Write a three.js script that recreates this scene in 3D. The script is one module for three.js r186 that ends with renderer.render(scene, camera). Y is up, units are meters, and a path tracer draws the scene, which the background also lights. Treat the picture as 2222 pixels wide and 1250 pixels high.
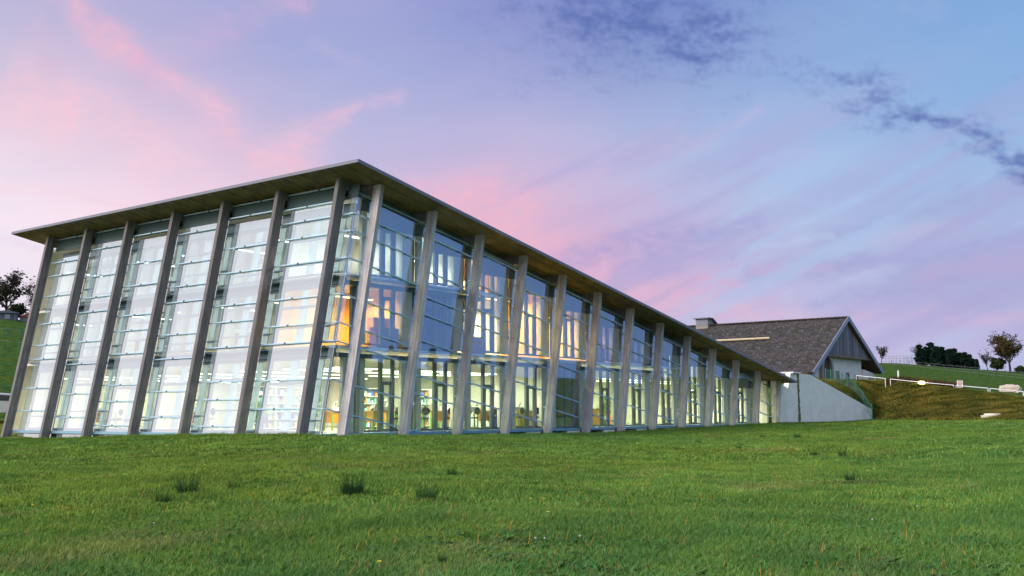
import * as THREE from 'three';
import { mergeGeometries } from 'three/addons/utils/BufferGeometryUtils.js';
import { MarchingCubes } from 'three/addons/objects/MarchingCubes.js';
import { RectAreaLightUniformsLib } from 'three/addons/lights/RectAreaLightUniformsLib.js';

// ---------------------------------------------------------------- camera
const scene = new THREE.Scene();
const EYE = new THREE.Vector3(-29.584, 2.732, 31.535), YAW = 0.9167, PITCH = 0.118, ROLL = -0.0035, FOC = 2272.4;
const camF = new THREE.Vector3(Math.sin(YAW) * Math.cos(PITCH), Math.sin(PITCH), -Math.cos(YAW) * Math.cos(PITCH));
const right0 = new THREE.Vector3(Math.cos(YAW), 0, Math.sin(YAW)), up0 = new THREE.Vector3().crossVectors(right0, camF);
const camR = right0.clone().multiplyScalar(Math.cos(ROLL)).addScaledVector(up0, Math.sin(ROLL));
const camU = up0.clone().multiplyScalar(Math.cos(ROLL)).addScaledVector(right0, -Math.sin(ROLL));
const camera = new THREE.PerspectiveCamera(2 * Math.atan(625 / FOC) * 180 / Math.PI, 16 / 9, 0.1, 6000);
camera.matrixAutoUpdate = true;
camera.position.copy(EYE);
camera.quaternion.setFromRotationMatrix(new THREE.Matrix4().makeBasis(camR, camU, camF.clone().negate()));

// ---------------------------------------------------------------- small tools
const TH = 0.1792, ST = Math.sin(TH), CT = Math.cos(TH), HR = 12.768, BAY = 3.6, ZB = 3.9683;
function rng(seed) { let a = seed >>> 0; return () => { a = (a + 0x6d2b79f5) | 0; let t = Math.imul(a ^ (a >>> 15), 1 | a); t = (t + Math.imul(t ^ (t >>> 7), 61 | t)) ^ t; return ((t ^ (t >>> 14)) >>> 0) / 4294967296; }; }
const lerp = THREE.MathUtils.lerp, clamp = THREE.MathUtils.clamp, sstep = THREE.MathUtils.smoothstep;
const PERM = new Uint8Array(512); { const r = rng(7), p = [...Array(256).keys()]; for (let i = 255; i > 0; i--) { const j = Math.floor(r() * (i + 1)); [p[i], p[j]] = [p[j], p[i]]; } for (let i = 0; i < 512; i++) PERM[i] = p[i & 255]; }
const GX = new Float32Array(256), GY = new Float32Array(256); for (let i = 0; i < 256; i++) { GX[i] = Math.cos(i / 256 * 6.2832); GY[i] = Math.sin(i / 256 * 6.2832); }
function noise(x, y) {   // gradient noise, about -1..1
  const ix = Math.floor(x), iy = Math.floor(y), fx = x - ix, fy = y - iy, X = ix & 255, Y = iy & 255;
  const u = fx * fx * fx * (fx * (fx * 6 - 15) + 10), v = fy * fy * fy * (fy * (fy * 6 - 15) + 10);
  const a = PERM[PERM[X] + Y], b = PERM[PERM[X + 1] + Y], c = PERM[PERM[X] + Y + 1], d = PERM[PERM[X + 1] + Y + 1];
  const n0 = GX[a] * fx + GY[a] * fy, n1 = GX[b] * (fx - 1) + GY[b] * fy, n2 = GX[c] * fx + GY[c] * (fy - 1), n3 = GX[d] * (fx - 1) + GY[d] * (fy - 1);
  return 1.5 * (n0 + (n1 - n0) * u + (n2 - n0 + (n0 - n1 - n2 + n3) * u) * v);
}
function fbm(x, y, oct = 4) { let s = 0, a = 0.5; for (let i = 0; i < oct; i++) { s += a * noise(x, y); x = x * 2.03 + 17.1; y = y * 2.03 + 9.7; a *= 0.5; } return s; }
const lin = (v) => { v /= 255; return v <= 0.04045 ? v / 12.92 : Math.pow((v + 0.055) / 1.055, 2.4); };
const dirPx = (x, y) => camF.clone().addScaledVector(camR, (x - 1111) / FOC).addScaledVector(camU, -(y - 625) / FOC);   // a bearing read off the photograph
function at(x, y, r) { const d = dirPx(x, y), k = r / Math.hypot(d.x, d.z); return EYE.clone().addScaledVector(d, k); }         // ... at r metres from the viewpoint, measured on the map
const bearing = (x) => { const d = dirPx(x, 890); return Math.atan2(d.x, -d.z) - YAW; };

// ---------------------------------------------------------------- sky, sun, exposure
function makeSky() {
  const W = 4096, H = 2048, data = new Float32Array(W * H * 4), pts = [];
  const put = (d, s, c, k = 1) => pts.push([d.x, d.y, d.z, 1 / (s * s * 0.000304617), k, ...c]);
  const rows = [
    [5, '0:150,165,208 120:180,172,208 280:150,165,215 450:142,160,212 560:182,168,214 700:172,164,212 830:160,160,210 1000:140,147,206 1111:122,134,198 1250:112,128,193 1390:102,124,192 1500:114,134,198 1670:124,154,210 1950:124,164,215 2222:124,168,218'],
    [75, '0:170,180,220 140:190,178,214 300:162,170,215 450:152,166,216 600:158,166,215 830:150,160,212 1000:142,152,208 1111:130,144,206 1300:112,132,196 1420:105,126,192 1600:130,152,208 1800:130,164,215 2222:128,170,220'],
    [150, '0:204,195,225 100:212,197,224 240:202,184,217 330:204,184,217 450:154,172,220 600:150,170,220 700:150,174,220 830:155,172,220 1000:164,170,218 1111:162,168,216 1300:160,170,216 1450:150,168,213 1670:150,175,220 1800:142,175,222 2000:135,172,222 2222:134,176,224'],
    [225, '0:224,206,226 90:234,206,222 250:216,200,225 400:212,194,222 480:204,188,220 600:160,177,222 750:165,180,224 860:172,180,223 1000:175,185,225 1111:178,185,226 1390:170,189,228 1600:164,188,229 1780:154,180,224 2000:146,181,226 2222:140,182,228'],
    [300, '0:231,218,235 120:238,212,228 250:236,207,224 400:233,205,225 500:230,200,222 640:205,195,225 800:192,190,225 1000:190,190,226 1111:188,192,228 1250:180,195,230 1500:170,195,232 1700:172,195,232 1900:168,194,230 2222:158,193,231'],
    [375, '0:235,222,236 120:241,218,230 300:243,212,226 500:243,208,223 620:240,202,218 800:200,190,222 900:202,190,222 1000:211,190,222 1111:212,189,221 1300:190,190,226 1500:178,195,232 1700:175,199,235 1900:170,199,235 2222:164,199,236'],
    [450, '0:236,228,238 150:243,221,233 300:244,214,228 500:244,208,222 800:214,188,216 1000:232,187,212 1080:236,186,207 1200:212,182,216 1400:190,186,222 1600:183,194,229 1800:172,195,230 2000:163,184,224 2222:164,190,228'],
    [530, '0:235,230,240 200:240,226,236 1100:238,184,206 1250:232,182,207 1350:203,173,211 1500:178,172,216 1700:176,190,228 1900:166,189,230 2100:161,177,219 2222:162,177,217'],
    [600, '0:235,225,238 1350:222,177,208 1500:193,172,212 1700:193,184,222 1900:175,184,225 2100:166,173,216 2222:182,174,214'],
    [660, '30:232,222,235 1450:228,190,214 1650:205,185,220 1800:186,180,222 2000:176,180,222 2222:186,175,216'],
    [720, '30:230,220,234 1650:222,188,214 1850:218,189,218 1950:204,190,222 2100:202,186,219 2222:190,180,219'],
    [785, '30:230,220,234 1700:205,192,224 1950:190,190,228 2100:190,190,226 2222:186,188,226'],
    [850, '30:228,220,234 1111:205,190,222 1950:186,190,228 2222:182,188,226'],
  ];
  for (const [y, row] of rows) for (const one of row.split(' ')) { const [x, c] = one.split(':'); put(dirPx(+x, y).normalize(), 2.9, c.split(',').map((v) => lin(+v))); }
  const far = (az, el, s, c) => { const a = YAW + az * Math.PI / 180, e = el * Math.PI / 180; put(new THREE.Vector3(Math.sin(a) * Math.cos(e), Math.sin(e), -Math.cos(a) * Math.cos(e)), s, c, 0.3); };
  for (const [az, el, r, g, b] of [   // the rest of the dusk sky: afterglow to the left, lilac opposite, blue overhead
    [-45, 3, 1.2, 1.05, 1.1], [-45, 18, 1.0, .92, 1.05], [-45, 35, .55, .6, .88], [-65, 4, 1.9, 1.65, 1.6], [-65, 20, 1.6, 1.7, 1.95], [-65, 36, 1.25, 1.38, 1.7], [-90, 4, 2.5, 2.1, 1.95], [-90, 20, 1.95, 2.05, 2.35], [-90, 36, 1.35, 1.5, 1.85],
    [-115, 4, 2.5, 2.05, 1.85], [-115, 20, 2.1, 1.85, 1.9], [-115, 36, 1.15, 1.12, 1.3], [-145, 5, 1.5, 1.25, 1.25], [-145, 22, 1.1, 1.05, 1.2], [180, 5, .62, .58, .78], [180, 18, .6, .6, .82], [180, 34, .8, .88, 1.2], [145, 5, .52, .56, .84], [145, 18, .5, .6, .92], [145, 32, .7, .86, 1.25],
    [105, 5, .3, .54, 1.1], [105, 18, .24, .55, 1.15], [75, 4, .26, .5, 1.1], [75, 18, .2, .48, 1.15], [75, 36, .4, .65, 1.15], [48, 4, .5, .5, .8], [48, 18, .36, .5, .86], [50, 35, .34, .5, .88], [100, 42, .55, .8, 1.3], [-20, 40, .36, .46, .82], [15, 40, .3, .42, .78],
    [0, 62, .45, .6, 1.0], [90, 65, .6, .78, 1.2], [180, 60, .85, .95, 1.3], [-90, 60, 1.1, 1.15, 1.4], [0, 88, .7, .82, 1.2]]) far(az, el, 13, [r, g, b]);
  // base colours on a coarse grid
  const CW = 720, CH = 182, base = new Float32Array(CW * CH * 3);
  for (let j = 0; j < CH; j++) for (let i = 0; i < CW; i++) {
    const e = Math.max(0.4, j * 0.5 - 0.25) * Math.PI / 180, a = ((i + 0.5) / CW - 0.5) * 2 * Math.PI, x = Math.cos(a) * Math.cos(e), y = Math.sin(e), z = Math.sin(a) * Math.cos(e);
    let w = 1e-12, r = 0, g = 0, b = 0;
    for (const p of pts) { const q = (x * p[0] + y * p[1] + z * p[2] - 1) * p[3]; if (q < -22) continue; const k = p[4] * Math.exp(q); w += k; r += k * p[5]; g += k * p[6]; b += k * p[7]; }
    const o = (j * CW + i) * 3; base[o] = r / w; base[o + 1] = g / w; base[o + 2] = b / w;
  }
  // strokes of cloud: [x0,y0,x1,y1,half width,colour,opacity,grain] as bearings in the photograph
  const toDeg = (x, y) => { const d = dirPx(x, y).normalize(); return [(Math.atan2(d.x, -d.z) - YAW) * 180 / Math.PI, Math.asin(d.y) * 180 / Math.PI]; };
  const strokes = [
    [105, -40, 250, 100, 34, [238, 190, 212], .75], [180, 30, 300, 130, 24, [240, 186, 208], .8], [270, 110, 385, 185, 24, [248, 188, 208], .95], [360, 170, 490, 225, 30, [240, 196, 218], .8], [455, 225, 490, 300, 34, [250, 196, 212], .85],
    [50, 175, 130, 210, 55, [250, 200, 214], .55], [-60, 230, 120, 260, 50, [248, 206, 218], .5], [190, 215, 320, 300, 55, [248, 202, 218], .5], [80, 60, 110, 130, 30, [215, 190, 215], .5],
    [330, 150, 470, 60, 46, [205, 180, 216], .6], [450, 70, 640, 15, 34, [205, 178, 216], .6], [560, -20, 680, 20, 26, [232, 184, 208], .6], [690, 90, 790, 125, 12, [205, 188, 220], .5],
    [640, 285, 760, 240, 24, [226, 192, 218], .7], [740, 245, 870, 212, 18, [222, 190, 220], .6], [560, 320, 680, 290, 40, [240, 198, 218], .45], [560, 350, 660, 345, 40, [252, 196, 208], .5], [300, 350, 420, 330, 46, [248, 208, 222], .35],
    [0, 425, 160, 415, 14, [246, 212, 224], .4], [150, 420, 290, 440, 8, [238, 205, 222], .4], [0, 540, 90, 552, 8, [225, 208, 226], .5], [900, 420, 1060, 400, 40, [246, 188, 208], .5], [980, 455, 1150, 445, 46, [248, 184, 202], .5], [1080, 520, 1300, 560, 40, [240, 180, 204], .5], [1000, 470, 1180, 515, 62, [241, 186, 205], .45], [1180, 560, 1430, 640, 44, [233, 183, 207], .5], [1400, 650, 1720, 690, 26, [226, 188, 212], .5],
    [1290, 350, 1480, 300, 30, [206, 190, 222], .45], [1520, 300, 1660, 255, 14, [200, 190, 224], .4], [1200, 480, 1420, 440, 26, [196, 178, 216], .4],
    [1240, 560, 1540, 500, 30, [172, 164, 212], .7], [1330, 590, 1640, 480, 20, [166, 165, 214], .6], [1420, 600, 1700, 520, 22, [170, 166, 214], .5], [1480, 430, 1760, 350, 22, [182, 186, 226], .45], [1530, 520, 1900, 400, 22, [165, 178, 222], .45],
    [1780, 520, 2080, 420, 26, [160, 172, 216], .6], [1950, 470, 2240, 400, 24, [165, 176, 218], .55], [1640, 600, 1900, 560, 22, [160, 164, 212], .55], [1760, 590, 2100, 530, 26, [164, 168, 214], .6], [1950, 585, 2240, 500, 20, [162, 170, 214], .5],
    [1750, 650, 2080, 610, 22, [166, 168, 214], .55], [2000, 600, 2240, 560, 20, [206, 172, 208], .6], [2060, 660, 2240, 630, 26, [172, 172, 214], .5], [1900, 505, 2060, 480, 12, [205, 182, 218], .5], [1560, 622, 1640, 620, 7, [226, 164, 196], .7], [1480, 622, 1540, 618, 5, [226, 172, 202], .5],
    [1440, 650, 1580, 640, 8, [228, 176, 204], .5], [1560, 650, 1720, 600, 14, [182, 176, 218], .5], [1650, 590, 1800, 586, 9, [205, 172, 212], .5], [1640, 545, 1800, 510, 9, [196, 208, 238], .5], [1700, 640, 1950, 570, 12, [196, 205, 236], .45], [1850, 690, 2222, 700, 20, [218, 182, 212], .45], [1960, 10, 2040, 25, 16, [156, 176, 222], .4],
  ].map(([x0, y0, x1, y1, w, c, o], n) => { if (n < 5 || (n > 8 && n < 13)) { w *= .85; o *= .52; } else if (n < 15) o *= .9; const a = toDeg(x0, y0), b = toDeg(x1, y1); return [a[0], a[1], b[0] - a[0], b[1] - a[1], w / 39.7, c.map(lin), o]; });
  // broken dark cloud: [x,y,rx,ry,turn,amount]
  const patches = [[1130, -10, 190, 90, .1, .6], [1330, 30, 230, 105, .12, 1], [1480, 70, 200, 90, .2, .95], [1600, 20, 160, 60, .1, .5], [1330, 150, 260, 60, -.1, .5], [1250, 90, 200, 70, 0, .5], [1700, 165, 140, 50, .2, .5], [1790, 190, 130, 50, .3, .6], [1890, 195, 110, 50, .3, .75], [1960, 245, 140, 45, .3, .85], [2070, 275, 120, 32, .3, .9], [2190, 335, 110, 40, .35, .95], [2230, 360, 80, 36, .3, .9], [2180, 145, 30, 8, 0, .45], [2190, 285, 30, 20, 0, .3], [1290, 245, 140, 20, .05, .22], [1600, 220, 120, 40, 0, .3]]
    .map(([x, y, rx, ry, t, k]) => [...toDeg(x, y), rx / 39.7, ry / 39.7, t, k * .86]);
  const PUR = [lin(172), lin(170), lin(216)], PALE = [lin(176), lin(203), lin(237)];
  const dark = [lin(98), lin(117), lin(182)];
  for (let j = 0; j < H; j++) {
    const e = ((j + 0.5) / H - 0.5) * Math.PI, ed = e * 180 / Math.PI;
    for (let i = 0; i < W; i++) {
      const o = (j * W + i) * 4; data[o + 3] = 1;
      if (ed < -2) { data[o] = 0.12; data[o + 1] = 0.13; data[o + 2] = 0.14; continue; }
      const a = ((i + 0.5) / W - 0.5) * 2 * Math.PI;
      const gx = (i + 0.5) / W * CW - 0.5, gy = clamp((ed + 0.25) / 0.5, 0, CH - 1.001), x0 = Math.floor(gx), y0 = Math.floor(gy), fx = gx - x0, fy = gy - y0, xa = (x0 + CW) % CW, xb = (x0 + 1) % CW;
      const col = [0, 0, 0];
      for (let c = 0; c < 3; c++) col[c] = lerp(lerp(base[(y0 * CW + xa) * 3 + c], base[(y0 * CW + xb) * 3 + c], fx), lerp(base[((y0 + 1) * CW + xa) * 3 + c], base[((y0 + 1) * CW + xb) * 3 + c], fx), fy);
      let az = (Math.atan2(Math.cos(a), -Math.sin(a)) - YAW) * 180 / Math.PI; if (az < -180) az += 360; if (az > 180) az -= 360;
      // soft drifting variation everywhere, stretched along the wind
      const n1 = fbm(az * 0.11 + ed * 0.05, ed * 0.32 - az * 0.06, 4);
      for (let c = 0; c < 3; c++) col[c] *= 1 + [0.10, 0.05, 0.02][c] * n1;
      if (Math.abs(az) < 34 && ed < 34) {
        const wx = fbm(az * 0.16 + 3, ed * 0.16, 4) * 1.6 + fbm(az * 0.8, ed * 0.8 + 40, 3) * 0.34, wy = fbm(az * 0.16 + 31, ed * 0.16 + 7, 4) * 1.6 + fbm(az * 0.8 + 9, ed * 0.8, 3) * 0.34, ax = az + wx * 0.7, ay = ed + wy * 0.7;
        const grain = fbm(ax * 1.1 + ay * 0.9, ay * 2.2 - ax * 0.5, 4);
        for (const s of strokes) {
          const px = ax - s[0], py = ay - s[1], ll = s[2] * s[2] + s[3] * s[3], t = (px * s[2] + py * s[3]) / ll; if (t < -0.6 || t > 1.6) continue;
          const tc = clamp(t, 0, 1), dx = px - s[2] * tc, dy = py - s[3] * tc, d2 = (dx * dx + dy * dy) / (s[4] * s[4]); if (d2 > 6) continue;
          const k = clamp(s[6] * Math.exp(-d2) * (0.8 + 0.95 * grain), 0, 1); for (let c = 0; c < 3; c++) col[c] += (s[5][c] - col[c]) * k;
        }
        if (az > -6 && ed < 20) { const q = az * 0.92 - ed * 0.39, y = az * 0.39 * -1 + ed * 0.92, f = fbm(q * 0.07 + wx * .1, y * 0.62 + wy * .12 + 5, 5), k = sstep(f, -.06, .4) * .6 * sstep(az, -6, 3) * (1 - sstep(ed, 12, 19)), l = sstep(-f, .02, .36) * .5 * sstep(az, 2, 12) * (1 - sstep(ed, 10, 16)); for (let c = 0; c < 3; c++) { col[c] += (PUR[c] - col[c]) * k; col[c] += (PALE[c] - col[c]) * l; } }
        if (az < -2) for (let c = 0; c < 3; c++) col[c] *= 1 + .07 * sstep(-az, 4, 20) * (1 - sstep(ed, 9, 16));
        let m = 0;
        for (const p of patches) { const dx = ax - p[0], dy = ay - p[1], c = Math.cos(p[4]), s = Math.sin(p[4]), u = (dx * c - dy * s) / p[2], v = (dx * s + dy * c) / p[3], q = u * u + v * v; if (q < 7) m = Math.max(m, p[5] * Math.exp(-q * 0.9)); }
        if (m > 0.02) {
          const lump = fbm(az * 0.62 + wx * .5, ed * 1.5 + az * 0.2 + wy * .5, 6) * 1.15 + fbm(az * 2.6, ed * 4.8 + az * .5, 4) * 0.75, k = sstep(m * 1.1 + lump * 0.85, 0.12, 1.5) * Math.min(1, m * 1.4);
          for (let c = 0; c < 3; c++) col[c] += (dark[c] - col[c]) * k;
        }
      }
      data[o] = col[0]; data[o + 1] = col[1]; data[o + 2] = col[2];
    }
  }
  const t = new THREE.DataTexture(data, W, H, THREE.RGBAFormat, THREE.FloatType);
  t.mapping = THREE.EquirectangularReflectionMapping; t.magFilter = THREE.LinearFilter; t.needsUpdate = true;
  return t;
}
scene.background = makeSky();
scene.environment = scene.background;
const sun = new THREE.DirectionalLight(new THREE.Color(1, 0.88, 0.82), 2.3);
{ const a = YAW - 2.2, e = 0.44; sun.position.set(Math.sin(a) * Math.cos(e), Math.sin(e), -Math.cos(a) * Math.cos(e)).multiplyScalar(120); }
sun.castShadow = true; sun.shadow.radius = 46; sun.shadow.mapSize.set(2048, 2048);
Object.assign(sun.shadow.camera, { left: -90, right: 90, top: 60, bottom: -60, near: 1, far: 400 });
sun.name = 'sun'; scene.add(sun, sun.target);
const renderer = new THREE.WebGLRenderer({ antialias: true });
renderer.toneMapping = THREE.LinearToneMapping;
renderer.toneMappingExposure = 1;
renderer.shadowMap.enabled = true;
RectAreaLightUniformsLib.init();

// ---------------------------------------------------------------- building blocks
const used = new Map();
const numbered = (n) => { const k = used.get(n) ?? 0; used.set(n, k + 1); return k ? `${n}_${String(k).padStart(3, '0')}` : n; };
function tag(o, label, category, group, kind) { if (label) o.userData.label = label; if (category) o.userData.category = category; if (group) o.userData.group = group; if (kind) o.userData.kind = kind; return o; }
function thing(name, label, category, pos = [0, 0, 0], turn = 0, group) { const g = new THREE.Group(); g.name = numbered(name); g.position.set(...pos); g.rotation.y = turn; scene.add(g); return tag(g, label, category, group); }
function part(parent, name, geo, mat, pos) { const m = new THREE.Mesh(Array.isArray(geo) ? mergeGeometries(geo) : geo, mat); m.name = name; m.castShadow = m.receiveShadow = true; if (pos) m.position.set(...pos); parent.add(m); return m; }
function copyOf(o, label, pos, turn = 0, scale) { const c = o.clone(); c.name = numbered(o.name.replace(/_\d{3}$/, '')); c.userData = { ...o.userData }; if (label) c.userData.label = label; if (pos) c.position.set(...pos); c.rotation.y = turn; if (scale) c.scale.set(...[].concat(scale, scale, scale).slice(0, 3)); scene.add(c); return c; }
// quads and boxes with uv in metres
function fromQuads(quads) {   // each quad: 4 points (counter-clockwise seen from outside) and 4 uv
  const p = [], u = [], id = [];
  quads.forEach(([a, b, c, d, uv]) => { const n = p.length / 3; for (const v of [a, b, c, d]) p.push(...v); u.push(...uv.flat()); id.push(n, n + 1, n + 2, n, n + 2, n + 3); });
  const g = new THREE.BufferGeometry(); g.setAttribute('position', new THREE.Float32BufferAttribute(p, 3)); g.setAttribute('uv', new THREE.Float32BufferAttribute(u, 2)); g.setIndex(id); g.computeVertexNormals(); return g;
}
function box(x0, x1, y0, y1, z0, z1, o = 0) {
  const q = (a, b, c, d, w, h, s = 0) => [a, b, c, d, [[o + s, o], [o + s + w, o], [o + s + w, o + h], [o + s, o + h]]];
  const W = x1 - x0, H = y1 - y0, D = z1 - z0;
  return fromQuads([
    q([x0, y0, z1], [x1, y0, z1], [x1, y1, z1], [x0, y1, z1], W, H), q([x1, y0, z0], [x0, y0, z0], [x0, y1, z0], [x1, y1, z0], W, H, 3),
    q([x0, y0, z0], [x0, y0, z1], [x0, y1, z1], [x0, y1, z0], D, H, 5), q([x1, y0, z1], [x1, y0, z0], [x1, y1, z0], [x1, y1, z1], D, H, 7),
    q([x0, y1, z1], [x1, y1, z1], [x1, y1, z0], [x0, y1, z0], W, D), q([x0, y0, z0], [x1, y0, z0], [x1, y0, z1], [x0, y0, z1], W, D)]);
}
const tilt = (g) => g.applyMatrix4(new THREE.Matrix4().makeRotationZ(-TH));        // from the roof's own axes (u down the slope, v square to it) to the world
const tbox = (...a) => tilt(box(...a));
const tuv = (u, v, z) => new THREE.Vector3(u * CT + v * ST, -u * ST + v * CT, z);
function prism(pts, z0, z1) {   // polygon in x,y (counter-clockwise), from z0 to z1
  const s = new THREE.Shape(pts.map((p) => new THREE.Vector2(...p))), g = new THREE.ExtrudeGeometry(s, { depth: z1 - z0, bevelEnabled: false }); g.translate(0, 0, z0); return g;
}
const idx = (g) => { if (!g.index) { const n = g.attributes.position.count; g.setIndex([...Array(n).keys()]); } return g; };
const merge = (...gs) => mergeGeometries(gs.flat().map((g) => { g = idx(g); for (const k of Object.keys(g.attributes)) if (!['position', 'normal', 'uv'].includes(k)) g.deleteAttribute(k); g.clearGroups(); return g; }));
function limb(a, b, ra, rb, seg = 6) {   // tapered tube between two points
  const d = new THREE.Vector3().subVectors(b, a), L = d.length(), g = new THREE.CylinderGeometry(rb, ra, L, seg, 1, false);
  g.translate(0, L / 2, 0); g.applyQuaternion(new THREE.Quaternion().setFromUnitVectors(new THREE.Vector3(0, 1, 0), d.normalize())); g.translate(a.x, a.y, a.z); return g;
}
const V = (x, y, z) => new THREE.Vector3(x, y, z);

// ---------------------------------------------------------------- textures and materials
function texture(w, h, f, srgb = true, rep) {
  const d = new Uint8Array(w * h * 4);
  for (let y = 0; y < h; y++) for (let x = 0; x < w; x++) { const c = f(x, y), o = (y * w + x) * 4; for (let k = 0; k < 3; k++) d[o + k] = clamp(Math.round((c.length ? c[k] : c)), 0, 255); d[o + 3] = 255; }
  const t = new THREE.DataTexture(d, w, h); t.magFilter = THREE.LinearFilter; t.minFilter = THREE.LinearMipmapLinearFilter; t.generateMipmaps = true; t.wrapS = t.wrapT = THREE.RepeatWrapping; if (srgb) t.colorSpace = THREE.SRGBColorSpace; if (rep) t.repeat.set(...rep); t.needsUpdate = true; return t;
}
// periodic fbm for tiling textures
const tile = (x, y, w, h, fx, fy, oct = 4) => { const a = x / w, b = y / h, s = (X, Y) => fbm(X * fx, Y * fy, oct), u = sstep(a, 0.8, 1), v = sstep(b, 0.8, 1); return lerp(lerp(s(a, b), s(a - 1, b), u), lerp(s(a, b - 1), s(a - 1, b - 1), u), v); };
const lam = (o) => new THREE.MeshLambertMaterial({ side: THREE.DoubleSide, ...o });
const std = (o) => new THREE.MeshStandardMaterial({ roughness: 0.85, side: THREE.DoubleSide, ...o });
const rgb = (r, g, b) => new THREE.Color(r, g, b);
const timberMap = (() => {   // laminated spruce gone grey: lamellae, grain, knots; 1 m x 4 m
  const r = rng(11), knots = [...Array(46)].map(() => [r() * 256, r() * 1024, 1.5 + r() * 2.6]), lam = [...Array(24)].map(() => r());
  return texture(256, 1024, (x, y) => {
    const l = Math.floor(x / 256 * 22), g = tile(x, y, 256, 1024, 60, 7, 3), f = tile(x, y, 256, 1024, 5, 4, 4); let v = 172 + (lam[l] - 0.5) * 26 + g * 34 + f * 34; if ((x / 256 * 22) % 1 < 0.1) v -= 34;
    for (const k of knots) { const d = Math.hypot(x - k[0], (y - k[1]) * 0.8) / k[2]; if (d < 1.6) v -= 95 * (1 - d / 1.6); }
    return [v, v * 0.955, v * 0.9];
  }, true, [1, 0.25]);
})();
const soffitMap = (() => { const r = rng(5), b = [...Array(16)].map(() => r()); return texture(512, 512, (x, y) => { const k = Math.floor(y / 32), g = tile(x, y, 512, 512, 9, 90, 3), f = tile(x, y, 512, 512, 5, 8, 4); let v = 132 + (b[k] - 0.5) * 34 + g * 46 + f * 60; if (y % 32 < 1.6) v -= 46; return [v, v * 0.83, v * 0.5]; }, true, [0.25, 0.25]); })();
const concreteMap = texture(512, 512, (x, y) => { const f = tile(x, y, 512, 512, 5, 5, 5), g = tile(x, y, 512, 512, 70, 70, 2), b = tile(x, y, 512, 512, 3, 40, 3); let v = 222 + f * 16 + g * 8 + b * 7; if (y % 128 < 1.2) v -= 14; return [v, v * 0.985, v * 0.94]; }, true, [0.2, 0.25]);
const wallMap = texture(256, 256, (x, y) => { const v = 238 + tile(x, y, 256, 256, 6, 6, 4) * 16 + tile(x, y, 256, 256, 60, 60, 2) * 8; return v; }, true, [0.3, 0.3]);
const turfMap = texture(512, 512, (x, y) => { const f = tile(x, y, 512, 512, 12, 12, 5), g = tile(x, y, 512, 512, 90, 90, 3), w = tile(x + 90, y, 512, 512, 5, 5, 3); const v = 165 + f * 90 + g * 90; return [v * (1 + w * 0.3), v, v * (0.9 - w * 0.3)]; }, true);
const shingleMaps = (() => {   // 4 m x 4 m of wooden shingles, 16 courses, mossy
  const r = rng(3), rowsN = 16, cells = [...Array(rowsN)].map(() => { const e = [0]; while (e[e.length - 1] < 512) e.push(e[e.length - 1] + 14 + r() * 16); return e.map((x) => [x, r(), r()]); });
  const look = (x, y) => { const k = Math.floor(y / 32) % rowsN, row = cells[k]; let i = row.length - 1; while (row[i][0] > x) i--; return [row[i], x - row[i][0], y % 32, k]; };
  const color = texture(512, 512, (x, y) => {
    const [c, dx, dy] = look(x, y), m = sstep(tile(x, y, 512, 512, 4, 4, 5) + tile(x, y, 512, 512, 26, 26, 3) * 0.5, 0.12, 0.46) * .85, s = tile(x, y, 512, 512, 60, 14, 2);
    let v = 118 + (c[1] - 0.5) * 78 + s * 36; if (dx < 2) v *= 0.5; if (dy < 3) v *= 0.72; if (c[2] > 0.95) v += 34;
    return [lerp(v, v * 0.78, m), lerp(v * 0.97, v * 0.82, m), lerp(v * 0.98, v * 0.42, m)];
  }, true, [0.25, 0.25]);
  const bump = texture(512, 512, (x, y) => { const [c, dx, dy] = look(x, y); return (dx < 2 ? 20 : 90 + c[1] * 60) + (1 - dy / 32) * 90; }, false, [0.25, 0.25]);
  return [color, bump];
})();
const plankMap = (() => { const r = rng(8), b = [...Array(24)].map(() => r()); return texture(512, 256, (x, y) => { const k = Math.floor(x / 512 * 24), g = tile(x, y, 512, 256, 110, 5, 3); let v = 165 + (b[k] - 0.5) * 60 + g * 60; if ((x / 512 * 24) % 1 < 0.09) v *= 0.5; return [v, v * 0.97, v * 0.95]; }, true, [0.2, 0.25]); })();
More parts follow.
